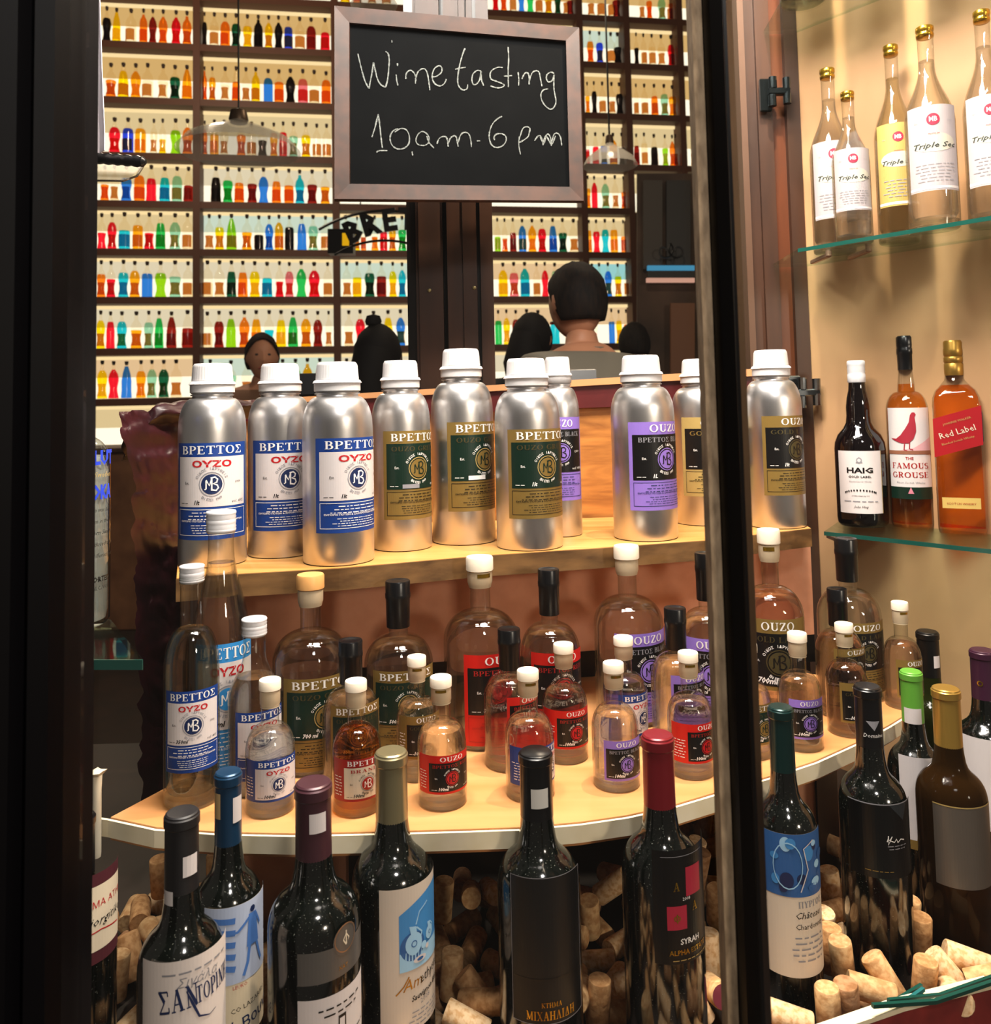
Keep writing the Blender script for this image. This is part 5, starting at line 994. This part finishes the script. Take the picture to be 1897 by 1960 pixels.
crumple(6, 40, lambda u, v: at(150 + (38 + 16 * min(1, v * 1.15)) * u + 0 * v, -30 + 320 * v, .98) + Vector((0, .006 * math.sin(u * 9 + v * 2), 0)), (0, .002, 0), 'cloth', mat('white_cloth', 'd8d2d8', .8), hc)
# ------------------------------------------------------------------ chalkboard
YL, YR = 1.25, 1.31
OC = [at(640, 386, YL), at(1119, 389, YR), at(1110, 56, YR), at(640, 14, YL)]
def bp_(s, t, dep=0):
    """point on the board: s across, t up, in fractions of the outer frame"""
    a = OC[0].lerp(OC[1], s); b = OC[3].lerp(OC[2], s); return a.lerp(b, t) + Vector((.02 * dep, dep, 0))
cb = thing('chalkboard', (0, 0, 0), label='framed black chalkboard with handwritten wine tasting hours', cat='chalkboard')
fwu, fwv = .062, .085
def fplank(a, b, c, d):
    V = [bp_(*q) for q in (a, b, c, d)] + [bp_(q[0] + (.5 - q[0]) * .012, q[1] + (.5 - q[1]) * .012, -.010) for q in (a, b)] + [bp_(c[0], c[1], -.008), bp_(d[0], d[1], -.008)]
    obj('frame_plank', V, [(3, 2, 1, 0), (4, 5, 6, 7), (0, 1, 5, 4), (1, 2, 6, 5), (2, 3, 7, 6), (3, 0, 4, 7)], noisy('walnut_frame', '3a1e0e', '241208', (40, 40, 40), 5, .5, .1), cb, smooth=False)
iu, iv = fwu, fwv
fplank((0, 0), (1, 0), (1 - iu, iv), (iu, iv)); fplank((1, 0), (1, 1), (1 - iu, 1 - iv), (1 - iu, iv)); fplank((1, 1), (0, 1), (iu, 1 - iv), (1 - iu, 1 - iv)); fplank((0, 1), (0, 0), (iu, iv), (iu, 1 - iv))
V = [bp_(*q, -.002) for q in ((iu * .9, iv * .9), (1 - iu * .9, iv * .9), (1 - iu * .9, 1 - iv * .9), (iu * .9, 1 - iv * .9))] + [bp_(*q, .004) for q in ((iu * .9, iv * .9), (1 - iu * .9, iv * .9), (1 - iu * .9, 1 - iv * .9), (iu * .9, 1 - iv * .9))]
obj('slate', V, [(0, 1, 2, 3), (7, 6, 5, 4), (0, 4, 5, 1), (1, 5, 6, 2), (2, 6, 7, 3), (3, 7, 4, 0)], noisy('slate_black', '030405', '050607', (18, 18, 18), 6, .7, spec=.04), cb, smooth=False)
# handwriting traced in chalk: coordinates are pixels of a 1897-wide enlargement of the board
HW = ['230,385 245,450 262,520 280,580 306,628', '306,628 318,560 330,490 336,445', '336,445 348,500 362,560 385,600 418,618', '418,618 432,560 440,480 442,420 435,385 418,368', '498,452 500,470', '490,530 494,570 502,606', '556,560 560,520 585,500 605,510 622,540 622,592', '622,560 640,510 672,488 695,500 708,540 722,638',
      '742,545 770,540 800,515 806,490 795,470 775,470 752,490 738,530 742,570 762,598 795,608 822,590 835,560', '965,345 945,400 925,480 915,550 918,600 940,630 962,636 980,625 986,598', '896,492 930,484 970,478', '1078,505 1050,500 1022,525 1014,565 1025,598 1050,592 1070,560 1080,505', '1080,505 1080,560 1098,608', '1232,480 1195,478 1155,500 1142,530 1150,560 1185,575 1225,590 1242,605 1215,620 1175,618 1145,608', '1270,335 1274,420 1270,500 1272,616', '1240,540 1298,536', '1340,512 1346,560 1344,606', '1368,560 1385,525 1405,515 1418,535 1420,598', '1420,570 1440,520 1465,502 1490,510 1500,550 1512,610',
      '1600,520 1575,512 1548,530 1545,560 1560,580 1585,570 1600,530', '1600,530 1598,580 1600,640 1612,700 1610,735 1590,765 1565,768 1530,740 1508,700 1506,660 1525,635 1556,628',
      '325,965 345,900 368,806', '368,806 378,880 386,960 396,1040', '500,905 465,925 448,970 462,1020 500,1046 545,1040 575,1010 580,960 560,915 520,905 480,930', '700,940 670,925 640,945 625,985 640,1015 680,1022 710,1005 715,965 700,940', '700,955 715,1000 750,1040', '770,1012 785,975 810,960 835,965 845,1000 848,1030', '848,1010 865,970 890,955 905,965 912,1000 918,1030', '918,1000 935,950 960,932 990,940 1005,980 1010,1032', '1050,990 1072,990',
      '1226,820 1190,840 1155,880 1136,940 1140,990 1160,1025 1195,1036 1235,1020 1256,985 1250,955 1220,940 1185,945 1170,965 1175,985', '1420,935 1425,905 1405,892 1375,905 1355,960 1345,1000 1380,985 1412,960 1422,925', '1350,960 1345,1010 1358,1085', '1458,990 1480,960 1500,955 1515,985 1520,1020', '1520,1000 1540,955 1560,945 1575,975 1580,1026', '1580,1000 1600,945 1625,938 1645,965 1655,1022', '355,1068 380,1058 430,1058', '598,1064 604,1092', '1500,960 1525,1010 1545,960 1580,1015 1610,955', '460,290 462,306']
M2 = []
for k, s in enumerate(HW): M2.append([tuple(float(v) for v in q.split(',')) for q in s.split()])
ac, bc, cc, dc = (70, 1405), (1822, 1418), (1788, 205), (70, 55)
def board_st(x, y):
    s, t = .5, .5
    for _ in range(12):
        px = (ac[0] * (1 - s) + bc[0] * s) * (1 - t) + (dc[0] * (1 - s) + cc[0] * s) * t; py = (ac[1] * (1 - s) + bc[1] * s) * (1 - t) + (dc[1] * (1 - s) + cc[1] * s) * t
        s += (x - px) / 1740; t -= (y - py) / 1280
    return s, t
S = Sheet(); q_ = random.Random(3)
for pl_ in M2:
    fine = []
    for i in range(len(pl_) - 1):
        p_0 = pl_[max(0, i - 1)]; p_1 = pl_[i]; p_2 = pl_[i + 1]; p_3 = pl_[min(len(pl_) - 1, i + 2)]
        for k in range(5):
            t = k / 5; f = lambda a, b, c, d: .5 * (2 * b + (c - a) * t + (2 * a - 5 * b + 4 * c - d) * t * t + (3 * b - a - 3 * c + d) * t ** 3)
            fine.append((f(p_0[0], p_1[0], p_2[0], p_3[0]), f(p_0[1], p_1[1], p_2[1], p_3[1]), q_.uniform(.6, 1.25)))
    fine.append(pl_[-1] + (.8,)); S.line([(x, -y, w_) for x, y, w_ in fine], 9, noisy('chalk', '8c908c', '3c403e', (900, 900, 900), 3, .9, lo=.3, hi=.6), 1, 'chalk_writing')
S.emit(cb, lambda u, v, l: bp_(*board_st(u, -v), -.0028))
V, Fc = tube([bp_(.52, 1, .012), bp_(.52, 1.0, .02) + Vector((0, .02, .14)), bp_(.50, 1, .02) + Vector((0, .06, .75))], .0012, 6); obj('hanging_cord', V, Fc, ironm, cb)
# ------------------------------------------------------------------ front lip and green strips at the right
fl = thing('red_window_lip', (0, 0, 0), label='red painted board lip with cream top edge in front of the corks', cat='board')
A1, B1, C1 = at(1560, 1985, .775), at(1730, 1926, .80), at(1905, 1882, .845)
for (a, b) in ((A1, B1), (B1, C1)):
    V, Fc = quadbox((a.x, a.y, FZ - .1), (b.x, b.y, FZ - .1), (b.x, b.y, b.z - .004), (a.x, a.y, a.z - .004), (-.004, .01, 0)); obj('board', V, Fc, noisy('lip_red', '8c2c26', '6c1e1c', (30, 30, 30), 4, .4), fl, smooth=False)
    V, Fc = quadbox((a.x, a.y - .001, a.z - .004), (b.x, b.y - .001, b.z - .004), b - Vector((0, .001, 0)), a - Vector((0, .001, 0)), (-.005, .012, 0)); obj('cream_edge', V, Fc, cream, fl, smooth=False)
sc1 = mat('teal_plastic', '124238', .3); sc2 = mat('aqua_plastic', '226464', .3)
for i, (P, r_, m_, lb) in enumerate((([(1640, 1956, .80), (1700, 1925, .81), (1764, 1886, .83)], .0022, sc1, 'teal plastic strip lying over the corks, upper one'), ([(1648, 1962, .79), (1712, 1932, .80), (1768, 1893, .82)], .0022, sc2, 'aqua plastic strip lying along the teal one'),
        ([(1670, 1925, .79), (1790, 1917, .81), (1905, 1878, .84)], .0024, sc1, 'long teal plastic strip along the red lip'), ([(1700, 1915, .80), (1800, 1905, .82), (1905, 1868, .85)], .0022, sc1, 'thin teal plastic strip behind the long one'))):
    o = thing('plastic_strip', (0, 0, 0), label=lb, cat='strip'); pp = [at(*p) for p in P]; V, Fc = tube([pp[0].lerp(pp[1], k / 6) for k in range(6)] + [pp[1].lerp(pp[2], k / 6) for k in range(7)], r_, 4); obj('strip', V, Fc, m_, o, smooth=False)
# ------------------------------------------------------------------ corks
corkm = [noisy('cork_a', 'c99a66', 'a87848', (160, 160, 160), 6, .8, .4, lo=.4, hi=.6), noisy('cork_b', 'd8b07c', 'b88a58', (140, 140, 140), 6, .8, .4, lo=.4, hi=.6), noisy('cork_c', 'e2c094', 'c89c68', (180, 180, 180), 6, .8, .3, lo=.45, hi=.6), noisy('cork_d', 'b0845c', '8c6038', (120, 120, 120), 6, .8, .5, lo=.4, hi=.6)]
wined = mat('wine_stain', '6a2230', .7)
RC, LC = .0116, .044
def cork_mesh(m, end):
    V, Fc = lathe([(RC * .93, -LC / 2), (RC, -LC / 2 + .0012), (RC, LC / 2 - .0012), (RC * .93, LC / 2)], 18); mi = [0] * len(Fc)
    if end: mi[-1] = 1
    return mesh('cork', V, Fc, [m, end] if end else [m], mi, sharp=40)
CM = [cork_mesh(m, None) for m in corkm] + [cork_mesh(m, wined) for m in corkm[:2]]
placed = []
bots = [(o.location.x, o.location.y) for o in bpy.data.objects if o.name.startswith('wine_bottle')]
def segd(a, b, c, d):
    best = 9
    for i in range(5):
        p = a.lerp(b, i / 4)
        t = max(0, min(1, (p - c).dot(d - c) / (d - c).length_squared)); best = min(best, (p - c.lerp(d, t)).length)
    for i in range(5):
        p = c.lerp(d, i / 4)
        t = max(0, min(1, (p - a).dot(b - a) / (b - a).length_squared)); best = min(best, (p - a.lerp(b, t)).length)
    return best
def fits(c, ax, tol=.93):
    a, b = c - ax * (LC / 2 - RC * .7), c + ax * (LC / 2 - RC * .7)
    for e in (a - ax * RC * .6, c, b + ax * RC * .6):
        for x, y in bots:
            if math.hypot(e.x - x, e.y - y) < .0375 + RC: return False
    for (c2, a2, b2) in placed:
        if (c - c2).length < LC + RC and segd(a, b, a2, b2) < 2 * RC * tol: return False
    placed.append((c, a, b)); return True
def put(c, ax, k, lb, gr='loose wine corks'):
    o = bpy.data.objects.new('wine_cork', CM[k]); C.objects.link(o); o.location = c; o.rotation_euler = ax.to_track_quat('Z', 'Y').to_euler(); tag(o, lb, 'cork', gr); return o
def heap(x, y):
    return FZ + .012 + max(0, min(1, (y - .84) / .2)) * .028 + (.02 if x > .25 else 0)
EX = [(1550, 1843, 'u', 2, 'upright cork with bright top against the blue picture label'), (1566, 1872, 'f', 2, 'cork with pale round end turned to the glass beneath the blue picture label'), (1513, 1909, 'd20', 2, 'cork lying beside the window post, upper of two'), (1508, 1948, 'd12', 2, 'cork lying beside the window post, lower of two'),
      (1572, 1925, 'u', 1, 'upright smooth cork beside the coarse grained one'), (1622, 1925, 'u', 3, 'coarse grained upright cork near the teal strips'), (1598, 1878, 'u', 1, 'cork leaning behind the two upright ones'), (1640, 1852, 'd25', 1, 'cork lying in front of the triangle capped bottle'), (1668, 1895, 'd10', 1, 'broad cork lying behind the teal strips'),
      (1690, 1852, 'd60', 1, 'steeply tilted cork leaning at the foot of the triangle capped bottle'), (1734, 1860, 'u', 0, 'upright orange toned cork between the two dark bottles'), (1792, 1856, 'd50', 2, 'cork slanting before the brown glass bottle'), (1808, 1892, 'f', 2, 'cork end with dark hole above the teal strips'), (1845, 1888, 'd15', 2, 'cork lying near the red lip'), (1880, 1868, 'e20', 1, 'cork at the picture edge above the teal strips'),
      (1589, 1815, 'u', 0, 'upright cork standing higher behind the blue picture label'), (1603, 1786, 'e30', 3, 'cork lying on top of the heap beside the plinth'), (1760, 1800, 'u', 0, 'upright cork between the green capped and gold capped bottles'), (1779, 1790, 'u', 1, 'second upright cork beside the gold capped bottle'),
      (912, 1900, 'd48', 4, 'long cork with wine stained end tilted in the shadow'), (946, 1925, 'e10', 0, 'cork with printed mark beside the stained one'), (1146, 1918, 'u', 0, 'upright cork right beside the dark charcoal label'), (1118, 1908, 'f', 1, 'cork end peeping from behind the charcoal labelled bottle'), (1190, 1940, 'e20', 2, 'pale cork lying before the red square bottle'), (1326, 1912, 'd60', 2, 'bright cork leaning against the red square bottle'),
      (1060, 1962, 'd10', 2, 'bright cork in front of the charcoal labelled bottle'), (862, 1955, 'd20', 2, 'bright cork lying by the blue jug label'), (1368, 1895, 'f', 5, 'red stained cork end touching the window post'), (848, 1722, 'u', 1, 'lit cork standing up on the heap behind the blue jug label'), (902, 1712, 'f', 1, 'rounded lit cork end behind the heap'), (940, 1706, 'f', 2, 'lit cork end next to the black capsuled bottle'), (1172, 1696, 'e40', 2, 'lit cork lying high on the heap by the red square bottle'),
      (252, 1830, 'd70', 0, 'cork standing aslant behind the parchment label'), (224, 1868, 'u', 1, 'cork glimpsed between the two leftmost bottles'), (508, 1900, 'u', 0, 'cork glimpsed beside the walking figure label')]
camd = Vector((0, -1, 0))
for px, py, k, mi_, lb in EX:
    lift = {'u': .03, 'f': .03}.get(k, .03); Y = 1.0
    z = FZ + (.042 if px > 1380 else .038)
    if py < 1740: z = FZ + .055
    c = onz(px, py, z); 
    if k == 'u': ax = Vector((R.uniform(-.12, .12), R.uniform(-.12, .12), 1)).normalized()
    elif k == 'f': ax = Vector((R.uniform(-.3, .3), -1, .35)).normalized(); 
    else:
        an = math.radians(float(k[1:])); s = -1 if k[0] == 'd' else 1; ax = Vector((math.cos(an), -.25, s * math.sin(an))).normalized()
    if mi_ >= 4: ax = ax if (ax.y < 0) else -ax
    c_0 = c
    for t in range(60):
        if fits(c, ax, .8): put(c, ax, mi_, lb); break
        g_ = .002 + .0004 * t; c = c_0 + Vector((R.uniform(-g_, g_), R.uniform(-g_, g_ * 1.6), R.uniform(0, g_ * .5)))
TONE = ['tan', 'light brown', 'pale', 'dark brown', 'wine stained', 'wine stained']; GRP = ['corks in the shadowed heap', 'corks at the feet of the bottles', 'corks beyond the window post']
WN = ['leftmost maroon labelled bottle', 'parchment labelled bottle', 'blue capsuled bottle', 'maroon capsuled bottle', 'blue jug bottle', 'charcoal labelled bottle', 'red square bottle', 'teal capsuled bottle', 'olive glass bottle', 'green capsuled bottle', 'grey triangle bottle', 'brown glass bottle', 'purple capsuled bottle']
wb = [(o.location.x, o.location.y, n_) for o, n_ in zip([o for o in bpy.data.objects if o.name.startswith('wine_bottle')], WN)]
LABP = {0: ('tan wine cork lying in the shadowed heap under the curved shelf', 'corks in the shadowed heap'), 1: ('pale wine cork lying loose around the foot of the wine bottles', 'corks at the feet of the bottles'), 2: ('wine cork on the floor past the window post under the beige wall', 'corks beyond the window post')}
cnt = 0
for reg, layer, n, zo, mx_ in ((1, 0, 900, 0, 45), (1, 1, 1200, .018, 80), (1, 2, 900, .034, 98), (0, 0, 1500, 0, 190), (0, 1, 1500, .018, 235), (0, 2, 900, .036, 250)):
    for t in range(n):
        if cnt > mx_: break
        x = R.uniform(-.50, .62); y = R.uniform(.64, 1.22)
        if reg: x = R.uniform(.26, .60); y = R.uniform(.79, 1.05)
        if abs(x / y * F) > 960 - 40 or (x < .2 and y > 1.08): continue
        yl = .60 + .28 * max(0, x - .30) / .3
        if x > .27 and y < .775 + .335 * (x - .296) + .036: continue
        if layer == 2 and y < .9 and x < .3: continue
        z = FZ + RC + .0006 + zo + R.uniform(0, .001); an = R.uniform(0, PI); ti = R.uniform(-.25, .25) if layer else 0
        ax = Vector((math.cos(an), math.sin(an), ti)).normalized()
        if layer and R.random() < .22: ax = Vector((R.uniform(-.3, .3), R.uniform(-.3, .3), 1)).normalized(); z += .012
        c = Vector((x, y, z))
        if fits(c, ax):
            g = 0 if (y > .86 and x < .33) else (2 if x > .33 else 1); kk = R.choice([0, 0, 1, 1, 2, 3, 3, 4]) if R.random() < .3 else R.choice([0, 1, 1, 2, 3]); nb = min(wb, key=lambda q: math.hypot(q[0] - x, q[1] - y)); put(c, ax, kk, f"{TONE[kk]} cork {'standing' if abs(ax.z) > .6 else 'lying'} {('close ' if math.hypot(nb[0] - x, nb[1] - y) < .07 else '') + ('in front of' if y < nb[1] - .03 else 'behind' if y > nb[1] + .03 else 'beside')} the {nb[2]}", f'corks around the {nb[2]}'); cnt += 1
# ------------------------------------------------------------------ people inside the bar, standing behind the back board
skin = mat('skin_dim', 'b07a5c', .55)
def person(loc, H, rz, lb, hair, hairc, shirtc, trousc, top='short', lean=0, elbow=.25, bun=False, cap=False):
    o = thing('person', loc, rz, lb, 'person'); k = H / 1.75
    J = [((0, 0, .96), .125), ((0, .01, 1.12), .115), ((0, .012, 1.30), .135), ((0, .0, 1.44), .085), ((0, -.006, 1.51), .052), ((0, -.02, 1.57), .055)]
    Ed = [(0, 1), (1, 2), (2, 3), (3, 4), (4, 5)]
    def chain(root, pts):
        p = root
        for q in pts: J.append(q); Ed.append((p, len(J) - 1)); p = len(J) - 1
        return p
    hands = []
    for s in (-1, 1):
        chain(0, [((s * .09, 0, .90), .095), ((s * .10, -.01, .50), .06), ((s * .10, .03, .10), .042), ((s * .105, -.10, .035), .035)])
        e = chain(3, [((s * .185, .0, 1.42), .066), ((s * (.20 + elbow * .1), -.02, 1.13), .042), ((s * (.17), -.20 - elbow * .2, .98 + elbow * .3), .030)]); hands.append((e, s))
    for e, s in hands:
        w_ = Vector(J[e][0]); palm = w_ + Vector((0, -.05, .0)); p = chain(e, [(tuple(palm), .026)])
        for i in range(4):
            b = palm + Vector((s * (-.022 + i * .015), -.035, 0)); L_ = (.030, .036, .033, .026)[i]; chain(p, [(tuple(b), .0095), (tuple(b + Vector((0, -L_, -.008))), .0085), (tuple(b + Vector((0, -L_ * 1.3, -.026))), .0075)])
        t = palm + Vector((-s * .032, -.005, -.004)); chain(p, [(tuple(t), .011), (tuple(t + Vector((-s * .014, -.028, -.008))), .009)])
    body_idx = list(range(len(J))); J.append(((0, -.003, 1.478), .062)); Ed.append((3, len(J) - 1))
    def build(name, idx, grow, m, par):
        # tapered tubes with a Skin modifier, the layer created through bmesh
        import bmesh
        bm = bmesh.new(); ly = bm.verts.layers.skin.verify(); vs_ = []
        for j in idx:
            v = bm.verts.new([c * k for c in J[j][0]]); r_ = J[j][1] * k + grow; sx = 1.35 if j in (0, 1, 2) else 1.0; v[ly].radius = (r_ * (sx if j in (0, 1, 2) else 1), r_); v[ly].use_root = (j == idx[0]); vs_.append(v)
        mp = {j: n for n, j in enumerate(idx)}
        for a, b in Ed:
            if a in mp and b in mp: bm.edges.new((vs_[mp[a]], vs_[mp[b]]))
        me = bpy.data.meshes.new(name); bm.to_mesh(me); bm.free(); me.materials.append(m)
        ob = bpy.data.objects.new(name, me); C.objects.link(ob); ob.parent = par; a = ob.modifiers.new('skin', 'SKIN'); a.use_smooth_shade = True; b = ob.modifiers.new('sub', 'SUBSURF'); b.levels = 1; b.render_levels = 2; return ob
    body = build('body', body_idx, 0, skin, o)
    # head
    V, Fc = [], []; n1, n2 = 24, 18; hc_ = Vector((0, -.03, 1.645)) * k
    def headpt(th, ph, g=0):
        x = math.sin(th) * math.sin(ph); y = -math.cos(ph) * math.sin(th); z = math.cos(th)
        w_ = .076 - (.018 * max(0, -z)); q = Vector((x * (w_ + g), y * (.098 + g), z * (.118 + g)))
        if g == 0:
            if y < -.5 and abs(x) < .22 and -.35 < z < .05: q.y -= .022 * (1 - abs(x) / .22) * (1 - abs(z + .18) / .22 if abs(z + .18) < .22 else 0)
            if y < -.5 and .02 < z < .22 and .2 < abs(x) < .55: q.y += .008
            if y < -.4 and -.62 < z < -.42 and abs(x) < .3: q.y -= .006
            if abs(x) > .93 and abs(z) < .25 and abs(y) < .3: q.x *= 1.16
        return hc_ + q * k
    for j in range(n2 + 1):
        for i in range(n1): V.append(headpt(PI * (j + .001) / (n2 + .002), 2 * PI * i / n1))
    Fc = [(j * n1 + i, j * n1 + (i + 1) % n1, (j + 1) * n1 + (i + 1) % n1, (j + 1) * n1 + i) for j in range(n2) for i in range(n1)]
    hd = obj('head', V, Fc, skin, body)
    for s in (-1, 1):
        V, Fc = lathe([(0, -.006), (.0065, -.004), (.0075, 0), (.0065, .004), (0, .006)], 12); e = obj('eye', V, Fc, mat('eye_dark', '2a1c14', .2), hd); e.location = hc_ + Vector((s * .031, -.084, .012)) * k
    V, Fc = tube([hc_ + Vector((-.022, -.092, -.058)) * k, hc_ + Vector((0, -.099, -.056)) * k, hc_ + Vector((.022, -.092, -.058)) * k], .005 * k, 6); obj('mouth', V, Fc, mat('lips', '8c4438', .5), hd)
    # hair: cap over skull, longer when asked
    V = []; rows = 14; lim = {'short': 2.05, 'long': 2.4, 'crop': 2.0}[hair]
    for j in range(rows + 1):
        for i in range(n1):
            ph = 2 * PI * i / n1; front = max(0, math.cos(ph)); th = (lim - (lim - .75) * front ** .7) * (j + .02) / rows
            g = .008 + .005 * noise.noise(Vector((i * .9, j * .7, H))); V.append(headpt(th, ph, g))
    Fc = [(j * n1 + i, j * n1 + (i + 1) % n1, (j + 1) * n1 + (i + 1) % n1, (j + 1) * n1 + i) for j in range(rows) for i in range(n1)]
    hm = noisy('hair_' + hairc, hairc, '0a0706', (90, 90, 20), 4, .75, .3, spec=.2)
    ho = obj('hair', V, Fc, hm, body); sd = ho.modifiers.new('thick', 'SOLIDIFY'); sd.thickness = .006
    if hair == 'long':
        V, Fc = tube([hc_ + Vector((0, .06, .02)) * k, hc_ + Vector((0, .10, -.10)) * k, hc_ + Vector((0, .11, -.28)) * k], [.07 * k, .085 * k, .05 * k], 16); obj('hair_length', V, Fc, hm, ho)
    if bun: V, Fc = lathe([(0, -.02), (.024, -.012), (.028, 0), (.022, .018), (0, .024)], 14); b_ = obj('top_knot', V, Fc, hm, ho); b_.location = hc_ + Vector((.01, .02, .14)) * k
    up_ = [0, 1, 2, 3] + [j for j in range(6, len(J))]; arms = []; legs = [0]
    # shirt: torso + upper arms + forearms; trousers: hips + legs
    tor = [0, 1, 2, 3]; 
    for s in range(2):
        b0 = 6 + s * 7 + (0 if s == 0 else 0)
    names = {}
    shirt = [0, 1, 2, 3, len(J) - 1]; tr_ = [0]
    idx = 6
    for s in range(2):
        tr_ += [idx, idx + 1, idx + 2]; shirt += [idx + 4, idx + 5, idx + 6]; idx += 7
    build('shirt', shirt, .024, mat('shirt_' + shirtc, shirtc, .8), o); build('trousers', tr_, .010, mat('trousers_' + trousc, trousc, .8), o)
    V, Fc = lathe([(.066 * k, 1.455 * k), (.072 * k, 1.47 * k), (.066 * k, 1.50 * k), (.06 * k, 1.50 * k)], 20, cap=False); obj('collar', V, Fc, mat('shirt_' + shirtc, shirtc, .8), o)
    return o
def stand(px, py_top, Y, H, rz, *a, **kw):
    c = at(px, py_top, Y); zf_ = c.z - H; p = thing; o = person((c.x, Y, c.z - H * 1.012), H, rz, *a, **kw); return o
HT = 1.0
def stand2(px, top, Y, rz, *a, **kw):
    c = at(px, top, Y); H = (c.z - RZ) / 1.012; return person((c.x, Y, RZ + .001), H, rz, *a, **kw)
stand2(1114, 503, 2.55, math.radians(222), 'person seen from behind in grey shirt with short dark hair', 'short', '1c120c', '6a6458', '1a1a20')
stand2(500, 640, 4.1, math.radians(20), 'woman with dark hair facing the street between two silver bottle caps', 'short', '22140e', '6a4a34', '1c1c22')
stand2(718, 622, 2.75, math.radians(170), 'person in black with dark hair tied in a top knot', 'long', '0c0908', '121214', '121214', bun=True)
stand2(1012, 600, 3.5, math.radians(150), 'person in black bending behind the grey shirted one', 'long', '0a0808', '101012', '121214')
stand2(1216, 618, 4.5, math.radians(190), 'person with dark hair and dark jacket right of the grey shirted one', 'crop', '1a1410', '26241f', '15151a')
# bar counter hiding the low part of the rack
ct = thing('bar_counter', (0, 0, 0), label='brown bar counter before the lowest part of the glowing rack', cat='counter')
V, Fc = bbox(-3.6, 5.0, RZ, 1.2, 5.4, at(220, 862, 5.3).z, .01); obj('counter_body', V, Fc, noisy('counter_brown', '8c5e3c', '6c452a', (6, 6, 6), 4, .5), ct, smooth=False)
V, Fc = bbox(-3.65, 4.95, at(220, 862, 5.3).z, 1.25, 5.45, at(220, 862, 5.3).z + .03, .008); obj('counter_top', V, Fc, brownw, ct, smooth=False)
for nm, px, py, Y, w_, h_, lb in (('laptop', 600, 756, 1.92, 96, 44, 'open black laptop seen from behind between silver caps'), ('laptop', 1108, 742, 1.92, 70, 40, 'dark laptop behind the purple labelled bottle')):
    c = at(px, py, Y); c.z = at(600, 756, 1.92).z; k = Y / F; o = thing('laptop', (c.x, Y, c.z), 0, lb, 'laptop'); V, Fc = bbox(-w_ / 2 * k, 0, 0, w_ / 2 * k, .006, h_ * k, .002); a = obj('screen', V, Fc, capB, o, smooth=False); a.rotation_euler = (-.25, 0, 0); V, Fc = bbox(-w_ / 2 * k, .004, -.012, w_ / 2 * k, .2, -.001, .002); obj('keyboard_base', V, Fc, capB, o, smooth=False)
tb = thing('high_table', (at(850, 770, 2.05).x, 2.03, RZ), 0, 'dark high table behind the back board carrying the laptops', 'table'); zt = at(600, 756, 1.92).z - .013 - RZ
V, Fc = bbox(-.6, -.14, zt - .03, .45, .14, zt - .0005, .006); obj('table_top', V, Fc, brownw, tb, smooth=False)
for sx in (-.55, .4):
    for sy in (-.1, .1): V, Fc = bbox(sx - .02, sy - .02, 0, sx + .02, sy + .02, zt - .03, .003); obj('leg', V, Fc, brownw, tb, smooth=False)
bpy.data.objects.remove(_fo)
